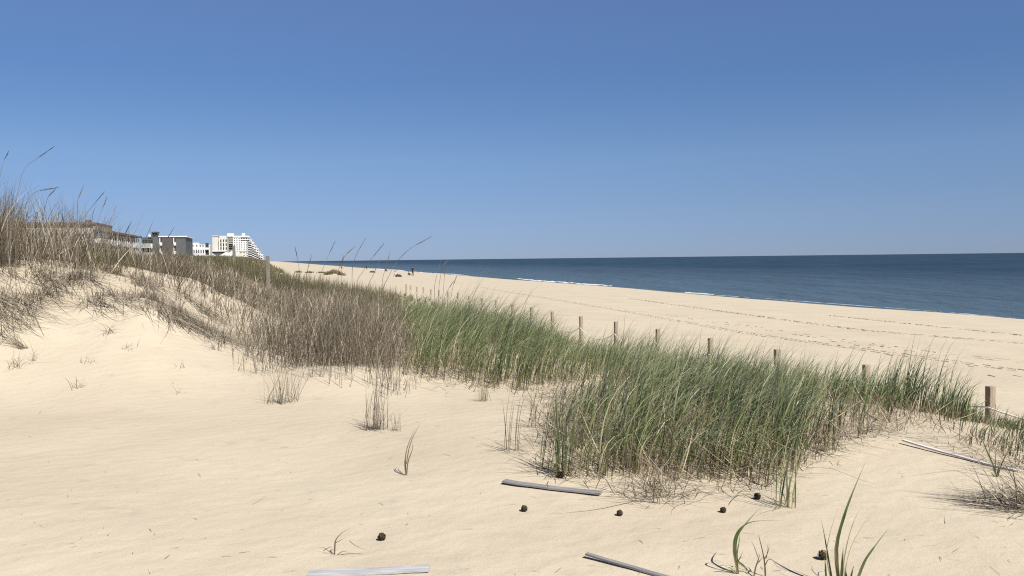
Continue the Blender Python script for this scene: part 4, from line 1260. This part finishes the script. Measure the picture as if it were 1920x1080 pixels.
SIT = {'pelvis': ((0, 0, .13), .13), 'waist': ((0, .05, .30), .12), 'chest': ((0, .08, .50), .14), 'neck': ((0, .06, .66), .055), 'chin': ((0, .02, .75), .075), 'head': ((0, .03, .85), .095),
       'hipL': ((-.10, -.04, .12), .095), 'kneeL': ((-.16, -.40, .40), .065), 'ankL': ((-.15, -.66, .07), .042), 'toeL': ((-.15, -.82, .04), .036),
       'hipR': ((.10, -.04, .12), .095), 'kneeR': ((.15, -.42, .36), .065), 'ankR': ((.14, -.72, .07), .042), 'toeR': ((.15, -.88, .04), .036),
       'shL': ((-.19, .07, .58), .060), 'elL': ((-.26, -.12, .40), .045), 'wrL': ((-.17, -.33, .46), .032), 'haL': ((-.15, -.41, .47), .030),
       'shR': ((.19, .07, .58), .060), 'elR': ((.27, .20, .33), .045), 'wrR': ((.28, .26, .10), .032), 'haR': ((.29, .22, .035), .030)}
def person(px, py, pose, rz, scale, label, shirt, trousers):
    B = hit(px, py)
    j = STAND if pose == 'stand' else SIT
    zh, zs, zw = (1.50, 0.92, 0.45) if pose == 'stand' else (0.69, 0.22, 0.0)
    root = empty('person', (B.x, B.y, B.z - 0.01), rz)
    root.scale = (scale,)*3
    tag(root, label, 'person', 'people on the beach')
    if pose == 'stand':
        tests = [(M_SKIN, lambda c: c.z > zh or (abs(c.x) > .215 and c.z < 1.15) or c.z < 0.10), (shirt, lambda c: c.z > zs), (trousers, lambda c: True)]
    else:
        tests = [(M_SKIN, lambda c: c.z > zh or c.y < -0.45 or (abs(c.x) > .23)), (shirt, lambda c: c.z > zs and c.y > -0.15), (trousers, lambda c: True)]
    body = skin_body(j, BONES, tests, 'body')
    link('body', body, None, root)
    # hair: a cap over the skull
    hx, hy, hz = j['head'][0]
    bm = bmesh.new(); bmesh.ops.create_uvsphere(bm, u_segments=12, v_segments=8, radius=0.108)
    bmesh.ops.delete(bm, geom=[v for v in bm.verts if v.co.z < -0.03 and v.co.y < 0.02], context='VERTS')
    for v in bm.verts: v.co += Vector((hx, hy+0.012, hz+0.012))
    bm_obj('hair', bm, M_HAIR, root, True)
    return root
person(774, 517.5, 'stand', R(150), 1.02, 'person in dark clothes standing at the water edge', M_DARKCLOTH, M_BLUECLOTH)
person(767, 516.5, 'sit', R(140), 0.85, 'small person in dark clothes sitting left of the standing one', M_DARKCLOTH, M_DARKCLOTH)
person(741.5, 518.5, 'sit', R(110), 1.0, 'person in a pale top and dark bottoms sitting on the beach', M_LIGHTCLOTH, M_DARKCLOTH)
person(723.5, 509.0, 'sit', R(160), 1.05, 'person in black sitting before the white foam', M_DARKCLOTH, M_DARKCLOTH)
person(687.5, 505.5, 'stand', R(150), 0.95, 'far person in navy standing near pale foam', M_BLUECLOTH, M_DARKCLOTH)
person(640.0, 503.0, 'sit', R(150), 1.0, 'farthest person in dark clothes sitting on the sand', M_DARKCLOTH, M_DARKCLOTH)
person(643.5, 503.0, 'sit', R(190), 0.95, 'pale topped person sitting beside the farthest one', M_LIGHTCLOTH, M_DARKCLOTH)
# bags lying on the sand
def bag(px, py, L_, W_, H_, label):
    B = hit(px, py)
    root = empty('beach_bag', B, ALPHA+0.4)
    tag(root, label, 'bag', 'dark bags on the beach')
    bm = bmesh.new(); bm_box(bm, -L_/2, L_/2, -W_/2, W_/2, -0.02, H_)
    bmesh.ops.subdivide_edges(bm, edges=bm.edges[:], cuts=3, use_grid_fill=True)
    for v in bm.verts:
        u = v.co.z/H_
        v.co.x *= 1-0.35*max(0, u)**2; v.co.y *= 1-0.45*max(0, u)**2
        v.co.z += 0.05*math.sin(v.co.x*9)*u
    bm_obj('bag_body', bm, M_DARKCLOTH, root, True)
    bm = bmesh.new()
    prev = None
    for k in range(9):
        a = math.pi*k/8
        c = Vector((math.cos(a)*L_*0.22, 0, H_*0.95 + math.sin(a)*0.16))
        ring = [bm.verts.new(c + Vector((0.012*math.cos(q)*math.cos(a), 0.012*math.sin(q), 0.012*math.cos(q)*math.sin(a)))) for q in (0, 1.57, 3.14, 4.71)]
        if prev:
            for i in range(4): bm.faces.new((prev[i], prev[(i+1) % 4], ring[(i+1) % 4], ring[i]))
        prev = ring
    bm_obj('handle', bm, M_BLUECLOTH, root, True)
bag(747.3, 519.0, 1.1, 0.5, 0.35, 'dark flat bag on the sand beside the pale topped sitter')
bag(698.5, 511.0, 1.3, 0.6, 0.32, 'dark low bag lying alone on the open beach')

# tufts at the toe of the far dune, on the hummock
G_TOE = 'grass tufts at the foot of the far dune'
for (a, c, nb, h, lab) in [(628, 512, 120, 0.5, 'bushy brown tuft on the hummock of the open beach'), (617, 514, 60, 0.45, 'low brown tuft left of the bushy one on the hummock'), (640, 516, 40, 0.4, 'small tuft just below the bushy one'),
                           (580, 512, 60, 0.35, 'short tuft on the sand at the foot of the far dune'), (560, 511, 60, 0.35, 'dark short tuft nearest the far dune grass'), (603, 512, 40, 0.3, 'thin tuft between hummock and far dune')]:
    B = hit(a, c)
    m_ = Mass()
    sp = 0.9 if nb > 100 else 0.6
    x_ = B.x + rng.normal(0, sp*0.5, nb); y_ = B.y + rng.normal(0, sp*0.45, nb)
    tufts(m_, x_, y_, None, 3, h, 0.3, 0.1, 0.2, 0.4, 0.01, 0.2, 3, None, 0.5)
    finish('dune_tuft', m_, M_OLIVE if nb != 120 else M_STRAW, lab, 'grass tuft', G_TOE)
